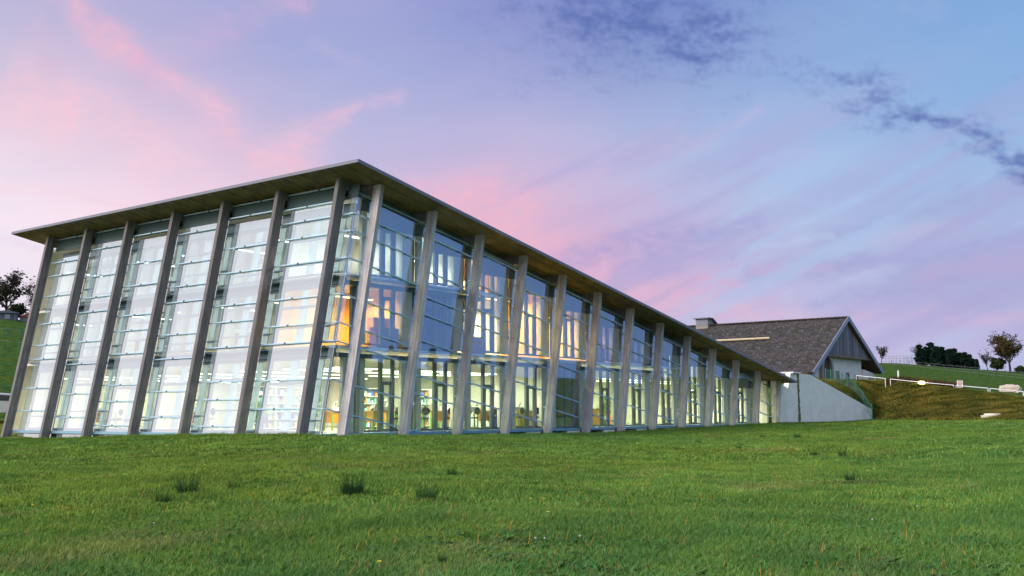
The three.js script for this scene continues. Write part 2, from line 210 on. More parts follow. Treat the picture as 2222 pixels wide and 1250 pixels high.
const M = {
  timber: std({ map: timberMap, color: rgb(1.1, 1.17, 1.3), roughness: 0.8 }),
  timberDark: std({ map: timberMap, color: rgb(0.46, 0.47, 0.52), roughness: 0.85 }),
  soffit: std({ map: soffitMap, color: rgb(0.75, 0.75, 0.72), roughness: 0.8 }),
  fascia: std({ color: rgb(0.17, 0.18, 0.22), roughness: 0.6, metalness: 0.1 }),
  roofTop: std({ color: rgb(0.2, 0.2, 0.21), roughness: 0.8 }),
  steel: std({ color: rgb(0.2, 0.36, 0.44), roughness: 0.4, metalness: 0.35 }),
  steelPale: std({ color: rgb(0.4, 0.58, 0.68), roughness: 0.4, metalness: 0.35 }),
  clip: std({ color: rgb(0.05, 0.05, 0.06), roughness: 0.5 }),
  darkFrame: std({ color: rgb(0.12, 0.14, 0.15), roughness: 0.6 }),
  frameDark: std({ color: rgb(0.1, 0.15, 0.18), roughness: 0.5 }), duct: std({ color: rgb(0.11, 0.16, 0.18), roughness: 0.5 }),
  spandrel: std({ color: rgb(0.05, 0.085, 0.085), roughness: 0.22, metalness: 0.1 }),
  pale: std({ color: rgb(0.62, 0.63, 0.54), roughness: 0.85, map: wallMap }),
  paleBoard: std({ color: rgb(0.78, 0.79, 0.76), roughness: 0.8, map: wallMap }),
  concrete: std({ map: concreteMap, color: rgb(1.12, 1.1, 1.0), roughness: 0.9 }),
  floor: std({ color: rgb(0.36, 0.33, 0.27), roughness: 0.55 }),
  ceiling: std({ color: rgb(0.72, 0.72, 0.66), roughness: 0.95, map: wallMap }),
  cream: std({ color: rgb(0.78, 0.76, 0.6), map: wallMap }), white: std({ color: rgb(0.8, 0.8, 0.74), map: wallMap }),
  warm: std({ color: rgb(0.84, 0.54, 0.2), map: wallMap }), orange: std({ color: rgb(0.78, 0.42, 0.2), map: wallMap }), grey: std({ color: rgb(0.3, 0.32, 0.36), map: wallMap }), rose: std({ color: rgb(0.6, 0.42, 0.4), map: wallMap }),
  tank: std({ color: rgb(0.42, 0.46, 0.36), map: wallMap }),
  deskTop: std({ color: rgb(0.62, 0.27, 0.035), roughness: 0.45 }), deskWhite: std({ color: rgb(0.78, 0.78, 0.72), roughness: 0.5 }), green: std({ color: rgb(0.22, 0.38, 0.12), roughness: 0.5 }),
  chair: std({ color: rgb(0.03, 0.03, 0.035), roughness: 0.7 }), chrome: std({ color: rgb(0.7, 0.7, 0.7), roughness: 0.25, metalness: 0.9 }), maroon: std({ color: rgb(0.2, 0.06, 0.07), roughness: 0.5 }), wood: std({ color: rgb(0.42, 0.21, 0.08), roughness: 0.6 }),
  grey2: std({ color: rgb(0.25, 0.27, 0.26), roughness: 0.6 }), blue: std({ color: rgb(0.05, 0.13, 0.5), roughness: 0.5 }), yellow: std({ color: rgb(0.75, 0.55, 0.03), roughness: 0.6 }), teal: std({ color: rgb(0.2, 0.5, 0.5), roughness: 0.5 }), paper: std({ color: rgb(0.82, 0.82, 0.8) }),
  sheet: new THREE.MeshPhysicalMaterial({ color: rgb(0.86, 0.92, 0.95), transmission: 0.97, thickness: 0, roughness: 0.015, ior: 3, side: THREE.DoubleSide }),
  veil: new THREE.MeshPhysicalMaterial({ color: rgb(0.8, 0.93, 1.0), transmission: 0.8, thickness: 0, roughness: 0.03, ior: 2.75, side: THREE.DoubleSide }),
  pane: new THREE.MeshPhysicalMaterial({ color: rgb(0.86, 0.97, 0.93), transmission: 1, thickness: 0, roughness: 0.01, ior: 1.6, side: THREE.DoubleSide }),
  bark: std({ color: rgb(0.055, 0.045, 0.04), roughness: 0.95 }), pine: lam({ color: rgb(0.012, 0.03, 0.02) }), autumn: lam({ color: rgb(0.075, 0.06, 0.022) }), leafDark: lam({ color: rgb(0.045, 0.042, 0.025) }), bush: lam({ color: rgb(0.035, 0.05, 0.022) }),
  shingle: std({ map: shingleMaps[0], bumpMap: shingleMaps[1], bumpScale: 0.07, color: rgb(0.3, 0.27, 0.235), roughness: 0.9 }),
  gablePlank: std({ map: plankMap, color: rgb(0.62, 0.6, 0.62), roughness: 0.85 }), brownPlank: std({ map: plankMap, color: rgb(0.62, 0.42, 0.3), roughness: 0.85 }), barge: std({ color: rgb(0.27, 0.3, 0.38), roughness: 0.7 }),
  plaster: std({ map: concreteMap, color: rgb(1, 0.96, 0.9), roughness: 0.95 }), stone: std({ map: concreteMap, color: rgb(0.4, 0.39, 0.38), roughness: 0.95 }), door: std({ color: rgb(0.07, 0.04, 0.03), roughness: 0.7 }), log: std({ color: rgb(0.6, 0.5, 0.3), roughness: 0.8 }), darkGlass: std({ color: rgb(0.05, 0.06, 0.08), roughness: 0.15 }),
  whitePaint: std({ color: rgb(0.8, 0.8, 0.78), roughness: 0.4 }), greenPaint: std({ color: rgb(0.02, 0.16, 0.1), roughness: 0.5 }), wire: std({ color: rgb(0.06, 0.16, 0.12), roughness: 0.5 }), galv: std({ color: rgb(0.3, 0.31, 0.32), roughness: 0.5, metalness: 0.5 }), red: std({ color: rgb(0.6, 0.03, 0.03), roughness: 0.5 }), orangePaint: std({ color: rgb(0.7, 0.2, 0.04), roughness: 0.6 }),
  rush: lam({ color: rgb(0.034, 0.085, 0.028) }), petalY: std({ color: rgb(0.85, 0.6, 0.02) }), petalW: std({ color: rgb(0.5, 0.42, 0.42) }),
};
const [gp1, gp2, gp3, gp4] = [.85, 1, 1.12, .72].map((k, i) => std({ map: plankMap, color: rgb(.5 * k, .5 * k, .54 * k + (i % 2) * .01), roughness: .85 }));
const glow = (r, g, b) => std({ color: rgb(0.8, 0.8, 0.8), emissive: rgb(r, g, b), emissiveIntensity: 1 });

// ---------------------------------------------------------------- terrain
// profiles by bearing: [bearing (px of the photograph, or degrees when 'd'), then five knots: distance and height; a value above 100 is a line of the photograph, else metres]
const prof = [
  ['d-180', 60, 1.2, 90, 2, 120, 4, 180, 12, 300, 24], ['d-150', 60, 1.2, 90, 2, 120, 4, 180, 12, 300, 20], ['d-110', 60, 1.0, 90, 1.3, 120, 2, 180, 6, 300, 12], ['d-70', 60, 0.9, 85, 1.6, 115, 4, 170, 10, 270, 20], ['d-40', 62, 0.8, 82, 2.2, 112, 5, 165, 12, 240, 24],
  [-150, 62, 962, 80, 905, 110, 845, 160, 765, 230, 685], [0, 62, 957.5, 74, 908, 110, 850, 160, 770, 225, 688], [60, 60, 956, 75, 912, 110, 858, 160, 775, 225, 699], [130, 58, 954, 75, 1.3, 110, 3, 160, 10, 225, 18],
  [300, 52, 948.5, 58, 1.15, 105, 1.15, 150, 4, 300, 8], [480, 45.5, 947.5, 50, 1.35, 108, 1.3, 150, 4, 300, 8], [745, 40.5, 946.5, 44, 1.45, 110, 1.4, 150, 4, 300, 8], [1100, 47, 944.8, 52, 1.45, 112, 1.4, 150, 4, 300, 8], [1300, 55, 943, 60, 1.45, 116, 1.4, 150, 4, 300, 9],
  [1420, 61, 937.5, 66, 1.5, 122, 1.4, 150, 5, 310, 12], [1500, 66, 932, 70, 1.55, 127, 1.5, 136, 6.0, 320, 16], [1600, 72, 926.5, 76, 1.6, 115, 1.6, 140, 6.3, 330, 17], [1692, 80.9, 920, 81.5, 1.75, 110, 5.6, 140, 6.5, 330, 791],
  [1735, 84.45, 919, 85.0, 5.2, 112, 828, 142, 6.5, 330, 790], [1765, 87.05, 918.5, 87.6, 824, 113, 828, 145, 6.5, 330, 789], [1800, 90.25, 917.5, 90.85, 843, 113, 828, 145, 6.5, 330, 789], [1850, 95.3, 916, 95.9, 873, 114, 828.5, 145, 6.6, 330, 788], [1893, 99.9, 912.5, 100.6, 898, 116, 829.5, 145, 826, 330, 787.5],
  [1950, 95, 913, 113, 832.5, 120, 831.5, 165, 820, 325, 788], [2050, 87, 913.5, 106, 845, 114, 843.5, 160, 828, 320, 796], [2150, 83, 913, 101, 857, 109, 855, 155, 837, 315, 803], [2222, 80, 912, 97, 867, 105, 864, 150, 844, 310, 808], [2400, 74, 910, 90, 883, 98, 880, 145, 850, 300, 815],
  ['d40', 70, 2.2, 85, 3, 95, 3.2, 150, 6, 300, 12], ['d60', 60, 1.8, 85, 2.4, 100, 3, 150, 6, 300, 13], ['d70', 60, 1.5, 85, 2.4, 110, 3.5, 160, 7, 300, 16], ['d80', 60, 1.4, 85, 2.4, 110, 4, 160, 11, 300, 28], ['d100', 60, 1.3, 85, 2.2, 110, 4.5, 160, 14, 300, 33], ['d140', 60, 1.2, 90, 2, 120, 4, 180, 12, 300, 27], ['d180', 60, 1.2, 90, 2, 120, 4, 180, 12, 300, 24],
].map(([b, ...k]) => {
  const isDeg = typeof b === 'string', a = isDeg ? +b.slice(1) * Math.PI / 180 : bearing(b), out = [a, 1, 1.2, 10, 1.23];
  for (let i = 0; i < 10; i += 2) out.push(k[i], k[i + 1] > 100 ? at(isDeg ? 1111 : b, k[i + 1], k[i]).y : k[i + 1]);
  out.push(900, out[out.length - 1] * 0.55, 2600, -6); return out;
});
const KN = 9;
function knots(a) {   // knot distances and heights at a bearing (radians from the view axis)
  let i = 0; while (i < prof.length - 2 && prof[i + 1][0] < a) i++;
  const p = prof[i], q = prof[i + 1], t = clamp((a - p[0]) / (q[0] - p[0]), 0, 1), out = [];
  for (let k = 1; k <= KN * 2; k++) out.push(lerp(p[k], q[k], t)); return out;
}
const bump = (x, z) => fbm(x * 0.09, z * 0.09, 3) * 0.14 + fbm(x * 0.5, z * 0.5, 2) * 0.05;
function groundAt(x, z) {
  const dx = x - EYE.x, dz = z - EYE.z, r = Math.hypot(dx, dz); let a = Math.atan2(dx, -dz) - YAW; if (a < -Math.PI) a += 2 * Math.PI; if (a > Math.PI) a -= 2 * Math.PI;
  const k = knots(a); let i = 0; while (i < KN - 2 && k[(i + 1) * 2] < r) i++;
  const t = clamp((r - k[i * 2]) / (k[i * 2 + 2] - k[i * 2]), 0, 1); return lerp(k[i * 2 + 1], k[i * 2 + 3], t) + bump(x, z) * sstep(r, 4, 14) * (1 - 0.6 * sstep(r, 30, 40));
}
function polar(a, r) { return [EYE.x + Math.sin(YAW + a) * r, EYE.z - Math.cos(YAW + a) * r]; }
const BW0 = bearing(1715), BW1 = bearing(1950), ANG = []; for (let d = -180; d < 180.01;) { ANG.push(d * Math.PI / 180); d += Math.abs(d) < 32 ? 0.25 : 2; } ANG[ANG.length - 1] = Math.PI; ANG.push(BW0, BW1); ANG.sort((a, c) => a - c);
function sheetGeo(k0, k1, steps, uvs, a0 = -9, a1 = 9) {
  const pos = [], uv = [], id = [], rows = [], ang = ANG.filter((a) => a >= a0 && a <= a1);
  for (let k = k0; k < k1; k++) for (let s = 0; s < steps; s++) rows.push([k, s / steps]); rows.push([k1 - 1, 1]);
  for (const a of ang) { const k = knots(a); for (const [i, t] of rows) { const r = lerp(k[i * 2], k[i * 2 + 2], t), [x, z] = polar(a, r); pos.push(x, groundAt(x, z), z); uv.push(x * uvs, z * uvs); } }
  const n = rows.length; for (let i = 0; i < ang.length - 1; i++) for (let j = 0; j < n - 1; j++) { const p = i * n + j; id.push(p, p + n + 1, p + 1, p, p + n, p + n + 1); }
  const g = new THREE.BufferGeometry(); g.setAttribute('position', new THREE.Float32BufferAttribute(pos, 3)); g.setAttribute('uv', new THREE.Float32BufferAttribute(uv, 2)); g.setIndex(id); g.computeVertexNormals(); return g;
}
function terrain(name, label, cat, geos, mat) { const m = new THREE.Mesh(geos.length > 1 ? mergeGeometries(geos) : geos[0], mat); m.name = name; m.receiveShadow = true; scene.add(m); return tag(m, label, cat, null, 'structure'); }
terrain('lawn', 'mown green lawn in front of the glass building', 'lawn', [sheetGeo(0, 2, 26, 0.4)], lam({ map: turfMap, color: rgb(0.22, 0.42, 0.1) }));
terrain('grass_bank', 'rough yellowed grass bank rising behind the lawn', 'bank', [sheetGeo(2, 3, 10, .4), sheetGeo(3, 4, 10, .4, BW0, BW1)], lam({ map: turfMap, color: rgb(0.34, 0.42, 0.12) }));
terrain('hillside', 'green pasture hillside rising to the skyline', 'hillside', [sheetGeo(4, KN - 1, 12, .08), sheetGeo(3, 4, 12, .08, -9, BW0), sheetGeo(3, 4, 12, .08, BW1, 9)], lam({ map: turfMap, color: rgb(0.15, 0.27, 0.075) }));

// ================================================================ the glass building
const BY = 1.5, bld = thing('glass_building', 'long glass and timber office building under one sloping flat roof on leaning columns', 'building', [0, BY, 0]);
const bp = (name, geo, mat, parent = bld) => part(parent, name, (Array.isArray(geo) ? merge(geo) : geo).translate(0, -BY, 0), mat);
const U = (i) => i * BAY * CT, ZC = (j) => -1.2535 - j * ZB;                       // column lines: long front, end front
const roofY = (x, dv = 0) => (HR + dv - x * ST) / CT, vAt = (u, y) => (y + u * ST) / CT, xAt = (u, y) => u * CT + vAt(u, y) * ST;
const F0 = 1.9, F1 = 5.56, F2 = 8.62, UE = 43.42, UW = -2.32, ZF = 0.905, ZK = -27.35, ZS = -0.58, USK = -0.78;
// roof: soffit, deck, metal edge in lengths
bp('soffit', tbox(UW + .03, UE - .03, HR, HR + .05, ZK, ZF - .03), M.soffit);
bp('roof_deck', tbox(UW + .03, UE - .03, HR + .05, HR + .115, ZK, ZF - .03), M.roofTop);
for (let u = UW; u < UE - .1; u += 4.25) bp('fascia_panel', tbox(u + .006, Math.min(u + 4.25, UE) - .006, HR - .012, HR + .13, ZF - .03, ZF), M.fascia);
for (let z = ZF - .03; z > ZK + .1; z -= 4.1) bp('fascia_panel', tbox(UW, UW + .03, HR - .012, HR + .13, Math.max(z - 4.1, ZK) + .006, z - .006), M.fascia);
bp('fascia_panel', tbox(UE - .03, UE, HR - .012, HR + .13, ZK, ZF - .036), M.fascia);
// leaning columns and the beams that run in from their heads
const colBox = (u0, u1, y0, v1, z0, z1, o) => tbox(u0, u1, vAt(u0, y0), v1, z0, z1, o);
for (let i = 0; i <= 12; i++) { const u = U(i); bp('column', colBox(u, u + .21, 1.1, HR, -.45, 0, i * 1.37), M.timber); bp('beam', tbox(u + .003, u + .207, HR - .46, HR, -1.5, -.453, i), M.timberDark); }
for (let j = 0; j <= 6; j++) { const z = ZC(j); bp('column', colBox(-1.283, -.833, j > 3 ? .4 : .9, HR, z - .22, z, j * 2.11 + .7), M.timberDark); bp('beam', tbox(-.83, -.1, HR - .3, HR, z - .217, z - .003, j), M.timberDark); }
// outer skin: rails parallel to the roof and panes hung between them
const P0 = [11.24, 10.45, 9.25, 7.66, 6.44, 5.65, 4.04, 2.8], P1 = [11.65, 10.05, 8.87, 8.06, 6.85, 5.25, 4.43, 2.8], P2 = [12.03, 10.45, 9.25, 8.47, 6.85, 5.65, 4.83], P3 = [11.25, 10.06, 8.46, 7.65, 6.44, 4.8];
const longRails = [P0, P1, P2, P3, [12.15, 10.87, 9.26, 8.06, 6.44, 5.62], [11.69, 10.06, 8.86, 7.24, 6.03], [11.26, 10.46, 9.25, 8.46, 7.24], [12.06, 10.86, 10.03, 8.84, 7.25], [11.65, 10.06, 8.87, 8.05], [12.05, 11.25, 10.06, 8.87], [12.03, 10.46, 9.24], [10.87, 10.04]];
const rj = rng(21);
function pane4(a, b, c, d, wob) { const w = () => (rj() - .5) * wob; return fromQuads([[a, b, c, d, [[0, 0], [1, 0], [1, 1], [0, 1]]]].map((q) => { const n = V(...q[0]).sub(V(...q[1])).cross(V(...q[2]).sub(V(...q[1]))).normalize(); return [...q.slice(0, 4).map((p) => { const v = V(...p).addScaledVector(n, w()); return [v.x, v.y, v.z]; }), q[4]]; })); }
const uq = (u, v, z) => tuv(u, v, z).toArray();
for (let i = 0; i < 12; i++) {
  const u0 = U(i) + .02, u1 = U(i + 1) + .02, uR = U(i) + 3.06;
  for (const v of longRails[i]) { const r = bp('rail', tbox(u0 + .004, u1 - .004, v - .028, v + .028, ZS, ZS + .075), M.steelPale); for (const k of [.3, .72]) part(r, 'clip', tbox(lerp(u0, u1, k) - .05, lerp(u0, u1, k) + .05, v - .05, v - .03, ZS + .01, ZS + .09).translate(0, -BY, 0), M.clip); }
  const vs = [12.05, ...longRails[i].filter((v) => v < 12), -9];
  for (let k = 0; k < vs.length - 1; k++) {
    const t = vs[k] - .004, b0 = Math.max(vs[k + 1] + .004, vAt(u0, 1.95)), b1 = Math.max(vs[k + 1] + .004, vAt(uR, 1.95)); if (t - Math.max(b0, b1) < .12) continue;
    bp('glass_pane', pane4(uq(u0, b0, ZS - .02), uq(uR, b1, ZS - .02), uq(uR, t, ZS - .02), uq(u0, t, ZS - .02), .008), M.sheet);
  }
}
const P1b = [11.64, 10.06, 8.88, 8.08, 6.45, 5.26, 3.67, 2.45], P2b = [12.0, 10.45, 9.23, 7.65, 6.85, 5.65, 4.06, 3.24, 2.04];
const endRails = [[11.91, ...P0], P2b, P1b, P2b, P1b, P0], sheetTop = [11.9, 11.72, 11.95, 11.75, 11.95, 11.5];
for (let j = 0; j < 6; j++) {
  const z1 = ZC(j) - .1, z0 = ZC(j + 1) - .1, zf = ZC(j + 1) + .5, top = sheetTop[j];
  for (const v of endRails[j]) { const r = bp('rail', tbox(USK - .04, USK + .035, v - .026, v + .026, z0 + .004, z1 - .004), M.steelPale); part(r, 'clip', tbox(USK - .055, USK - .035, v - .04, v + .04, (z0 + z1) / 2 - .35, (z0 + z1) / 2 - .25).translate(0, -BY, 0), M.clip); }
  const vs = [top, ...endRails[j].filter((v) => v < top - .1), -9];
  for (let k = 0; k < vs.length - 1; k++) { const t = vs[k] - .004, b = Math.max(vs[k + 1] + .004, j > 3 ? 1.1 : 1.35); if (t - b < .1) continue; const x = USK + .06; bp('glass_pane', pane4(uq(x, b, zf), uq(x, b, z1), uq(x, t, z1), uq(x, t, zf), .012), M.veil); }
  bp('edge_strip', tbox(USK + .05, USK + .07, j > 3 ? 1.1 : 1.35, top, zf - .016, zf), M.steel);
  bp('spandrel_panel', tbox(-.7, -.66, 11.98, 12.6, ZC(j + 1), ZC(j) - .26), M.spandrel);
  const cd = bp('conduit', tilt(limb(V(-.72, 12.66, ZC(j + 1) + .02), V(-.72, 12.66, ZC(j) - .27), .04, .04, 8)), M.steelPale);
  part(cd, 'clip', tbox(-.78, -.66, 12.62, 12.74, ZC(j) - 1.9, ZC(j) - 1.82).translate(0, -BY, 0), M.clip);
}
// the glazed corner
for (const v of P0) { bp('rail', tbox(USK - .04, USK + .035, v - .026, v + .026, ZC(0) - .096, ZS), M.steelPale); bp('rail', tbox(USK + .04, U(0) + .02, v - .028, v + .028, ZS, ZS + .075), M.steelPale); }
{ const vs = [12.0, ...P0, -9]; for (let k = 0; k < vs.length - 1; k++) { const t = vs[k] - .004, b = Math.max(vs[k + 1] + .004, 1.75); bp('glass_pane', pane4(uq(USK + .06, b, -.93), uq(USK + .06, b, ZS - .02), uq(USK + .06, t, ZS - .02), uq(USK + .06, t, -.93), .006), M.veil); bp('glass_pane', pane4(uq(USK + .06, b, ZS - .02), uq(-.42, b, ZS - .02), uq(-.42, t, ZS - .02), uq(USK + .06, t, ZS - .02), .004), M.sheet); } }
bp('spandrel_panel', tbox(-.7, -.66, 12.02, 12.6, ZC(0) + .01, ZS), M.spandrel);
// walkway gratings between the skins, sills, plinths
const xW = (y) => xAt(-.68, y);
for (const [f, xe] of [[F1, 30.2], [F2, 11.9]]) {
  for (let i = 0; i < 12; i++) { const a = i ? i * BAY + .01 : xAt(-.66, f) + .02, b = Math.min((i + 1) * BAY - .01, xe); if (b - a > .3) bp('walkway', box(a, b, f - .11, f - .03, -1.3, ZS - .05), M.steelPale); }
  for (let j = 0; j < 6; j++) bp('walkway', prism([[xAt(-.66, f - .11), f - .11], [xAt(-.14, f - .11), f - .11], [xAt(-.14, f - .03), f - .03], [xAt(-.66, f - .03), f - .03]], ZC(j + 1), ZC(j) - .02), M.duct);
}
for (let i = 0; i < 12; i++) bp('sill', box(i * BAY + (i ? .02 : -.2), (i + 1) * BAY - .02, 1.74, 1.88, -1.5, ZS + .1), M.steel);
for (let j = 0; j < 6; j++) bp('sill', prism([[xAt(-.84, 1.72), 1.72], [xAt(-.1, 1.72), 1.72], [xAt(-.1, 1.86), 1.86], [xAt(-.84, 1.86), 1.86]], ZC(j + 1) + .02, ZC(j) - .27), M.steel);
for (let i = 1; i <= 12; i++) bp('plinth', box(i * BAY - 1.0, i * BAY + .2, .6, 1.72, -1.3, -.5), M.concrete);
bp('base_wall', box(.3, 43.6, .4, 1.73, -2.4, -2.1), M.darkFrame); bp('base_wall', box(.3, .6, .4, 1.73, -27, -2.41), M.darkFrame);
// inner front of the long side: piers, mullions, doors, panes, ducts, per bay and storey
const storeys = [[F0, 5.08, 5.27, 5.42, 12], [F1 + .12, 8.22, 8.41, 8.5, 7], [F2 + .12, 11.2, 11.4, 11.5, 2]];
for (let s = 0; s < 3; s++) for (let i = 0; i < storeys[s][4] + (s ? 1 : 0); i++) {
  const [y0, yw, yd, yg] = storeys[s], X = i * BAY, z = -1.36, top = Math.min(s == 0 ? (i > 7 ? 20 : yw) : s == 1 ? (i > 2 ? 20 : yw) : 20, roofY(X + BAY, -.75)); if (top < y0 + .5) continue;
  const xm = i ? 0 : [.98, 1.5, 2.2][s], bit = (a, c, ...q) => X + a < xm ? [] : [box(X + a, X + c, ...q)];
  const f = bp('window_frame', [...bit(.06, .22, y0, top, z - .09, z + .05), ...bit(.83, .98, y0, top, z - .09, z + .05), ...(i ? [box(X + .25, X + .8, y0 + 2.05, y0 + 2.2, z - .07, z + .03), box(X + .25, X + .34, y0, y0 + 2.05, z - .06, z + .02), box(X + .72, X + .8, y0, y0 + 2.05, z - .06, z + .02), box(X + .34, X + .72, y0, y0 + .12, z - .06, z + .02), box(X + 1.01, X + 1.4, y0, y0 + .07, z - .06, z + .04)] : [])].concat(i ? [] : [box(X + 2.72, X + 3.63, y0, y0 + .07, z - .06, z + .04)]), M.darkFrame);
  if (i) bp('window_frame', box(X + 2.72, X + 3.63, y0, y0 + .07, z - .06, z + .04), M.darkFrame);
  const gp = (a, b, c, d) => part(f, 'pane', pane4([a, c, z - .02], [b, c, z - .02], [b, d, z - .02], [a, d, z - .02], .004).translate(0, -BY, 0), M.pane);
  if (i) { gp(X + 1.01, X + 1.4, y0 + .07, top); gp(X + .34, X + .72, y0 + .12, y0 + 2.05); gp(X + .25, X + .8, y0 + 2.2, top); } gp(X + 2.72, X + 3.63, y0 + .07, top);
  for (const [a, c] of [[1.4, 2.08], [2.42, 2.72]]) if (X + a >= xm) bp('pier', box(X + a, X + c, y0, top, z - .12, z + .06), M.pale);
  if (X + 2.083 >= xm) bp('pier_recess', box(X + 2.083, X + 2.417, y0, top, z - .3, z - .14), M.darkFrame);
  if (top !== yw) { const xa = Math.max(X, xm && 2.3); bp('recess_shade_panel', prism([[xa, top], [X + BAY, top], [X + BAY, roofY(X + BAY, -.02)], [xa, roofY(xa, -.02)]], z - .1, z + .02), M.darkFrame); }  // dark panel stands in for the shade of the open recess under the roof
  if (top === yw) { bp('duct', box(X + .004 + xm, X + BAY - .004, yw, yd, z - .12, z + .12), M.duct); part(f, 'pane', pane4([X + .03 + xm, yd, z], [X + BAY, yd, z], [X + BAY, yg, z], [X + .03 + xm, yg, z], .002).translate(0, -BY, 0), M.pane); }
}
// inner front of the end side, leaning with the columns
const UI = -.1;
for (let s = 0; s < 3; s++) for (let j = -1; j < 6; j++) {
  const [y0, yw, yd] = storeys[s], v0 = vAt(UI, y0), v1 = s == 2 ? 11.5 : vAt(UI, yw), v2 = s == 2 ? 12.0 : vAt(UI, [F1, F2][s] - .12), z0 = j < 0 ? ZC(0) : ZC(j + 1), L = j < 0 ? 0 : ZB, z1 = j < 0 ? -1.5 : ZC(j), W = z1 - z0, Z = (k) => z0 + k * W; if (j < 0) continue;
  const hb = (v, h = .07) => tbox(UI - .04, UI + .05, v - h / 2, v + h / 2, z0 + .01, z1 - .01), vb = (k, w) => tbox(UI - .05, UI + .06, v0, v1, Z(k), Z(k) + w), r = rng(40 + s * 7 + j), tr = lerp(v0, v1, [.66, .74, .7][j % 3]), lo = lerp(v0, v1, [.16, .3, .22][(j + s) % 3]);
  const f = bp('window_frame', [vb(0, .1), vb(.66, .1), vb(.97, .08), hb(v0 + .04), hb(v1 - .04), tbox(UI - .035, UI + .045, tr - .05, tr + .05, z0 + .11, Z(.66)), tbox(UI - .035, UI + .045, lo - .03, lo + .03, Z(.66) + .11, Z(.97)), tbox(UI - .035, UI + .045, lo - .03, lo + .03, z0 + .11, Z(.66) - .002)], M.frameDark);
  part(f, 'pane', pane4(uq(UI, v0, z0 + .1), uq(UI, v0, z1 - .1), uq(UI, v1, z1 - .1), uq(UI, v1, z0 + .1), .008).translate(0, -BY, 0), M.pane);
  for (const [a, c] of [[.32, .44], [.76, .85]]) bp('pier', tbox(UI + .062, UI + .12, v0 + .075, v1 - .075, Z(a), Z(c)), M.paleBoard);
  bp('duct', tbox(UI - .12, UI + .1, v1 + .01, v2, z0 + .01, z1 - .01), M.duct);
  for (let k = 1; k < 4; k++) bp('duct_joint', tbox(UI - .132, UI - .121, v1 + .01, v2, z0 + W * k / 4, z0 + W * k / 4 + .02), M.darkFrame);
}
// dark recess under the roof behind the beams, with a pipe
bp('pipe', tilt(limb(V(-.4, HR - .45, -.85), V(43, HR - .45, -.85), .05, .05, 8)), M.steel);
// floors, ceilings, walls
const XL = (y) => xAt(UI + .12, y);
bp('floor_slab', prism([[XL(1.7), 1.7], [43.6, 1.7], [43.6, F0], [XL(F0), F0]], -27.2, -1.5), M.floor);
bp('floor_slab', prism([[XL(5.44), 5.44], [30.2, 5.44], [30.2, F1], [XL(F1), F1]], -27.2, -1.5), M.ceiling);
bp('floor_slab', prism([[XL(8.5), 8.5], [11.9, 8.5], [11.9, F2], [XL(F2), F2]], -27.2, -1.5), M.ceiling);
bp('ceiling', prism([[xAt(UI, roofY(2, -.5)), roofY(xAt(UI, roofY(2, -.5)), -.5)], [44, roofY(44, -.5)], [44, roofY(44, -.3)], [2.2, roofY(2.2, -.3)]], -27.2, -1.56), M.ceiling);
bp('wall', box(43.6, 43.9, 0.6, roofY(43.8, -.06), -28, -.9), M.concrete);
bp('wall', prism([[.4, .6], [43.6, .6], [43.6, roofY(43.6, -.32)], [2.2, roofY(2.2, -.32)]], -27.6, -27.2), M.cream);
bp('partition', box(16.5, 16.65, F0, 5.44, -27.2, -5.2), M.white);
bp('partition', box(16.5, 16.65, F0, 5.44, -5.2, -1.72), M.white); bp('partition', box(20.1, 20.25, F0, 5.44, -8.2, -1.72), M.white);
bp('partition', prism([[16.65, F0], [43.6, F0], [43.6, roofY(43.6, -.52)], [30.2, roofY(30.2, -.52)], [30.2, 5.44], [16.65, 5.44]], -8.35, -8.2), M.cream);
const backMat = { 0: M.cream };
const long1 = [M.warm, M.grey, M.cream, M.warm, M.warm, M.rose, M.grey, M.grey], long2 = [M.cream, M.cream, M.orange];
const PX = (i) => i * BAY + 2.1;   // partitions stand behind the piers
for (let i = 0; i < 8; i++) { const a = i ? PX(i) + .08 : XL(F1), e = Math.min(PX(i + 1), 30.1), top = i < 3 ? 8.5 : null, rt = i === 2 ? 8.5 : roofY(e + .08, -.52);
  bp('partition', top ? prism([[a, F1], [e, F1], [e, top], [a + (i ? 0 : .5), top]], -5.5, -5.4) : prism([[a, F1], [e, F1], [e, roofY(e, -.52)], [a, roofY(a, -.52)]], -5.5, -5.4), long1[i]);
  bp('partition', box(e, e + .08, F1, i < 2 ? 8.5 : rt, -5.5, -1.72), [M.warm, M.grey, M.cream, M.warm, M.warm, M.rose, M.grey, M.grey][i]); }
for (let i = 0; i < 3; i++) { const a = i ? PX(i) + .08 : XL(F2), e = Math.min(PX(i + 1), 11.8); bp('partition', prism([[a, F2], [e, F2], [e, roofY(e, -.52)], [a + (i ? 0 : .6), roofY(a + (i ? 0 : .6), -.52)]], -5.5, -5.4), long2[i]); bp('partition', box(e, e + .08, F2, roofY(e + .08, -.52), -5.5, -1.72), long2[i]); }
for (const [f, t, xb] of [[F1, 8.5, 6], [F2, 0, 6]]) {
  bp('partition', box(xb, xb + .1, f, t || roofY(xb + .1, -.52), -27.2, -5.5), M.cream);
  for (const z of [-12.9, -20.8]) bp('partition', prism([[XL(f) + .05, f], [xb, f], [xb, t || roofY(xb, -.52)], [XL(t || 12) + .05, t || roofY(XL(12), -.52)]], z - .1, z), M.cream);
}
for (const z of [-8.8, -16.9, -24.8]) bp('interior_column', limb(V(2.6, F0, z), V(2.6, 5.44, z), .16, .16, 14), M.paleBoard);
for (const x of [3.3, 6.9, 10.5]) bp('interior_column', limb(V(x, F0, -2.5), V(x, 5.44, -2.5), .13, .13, 14), M.paleBoard);

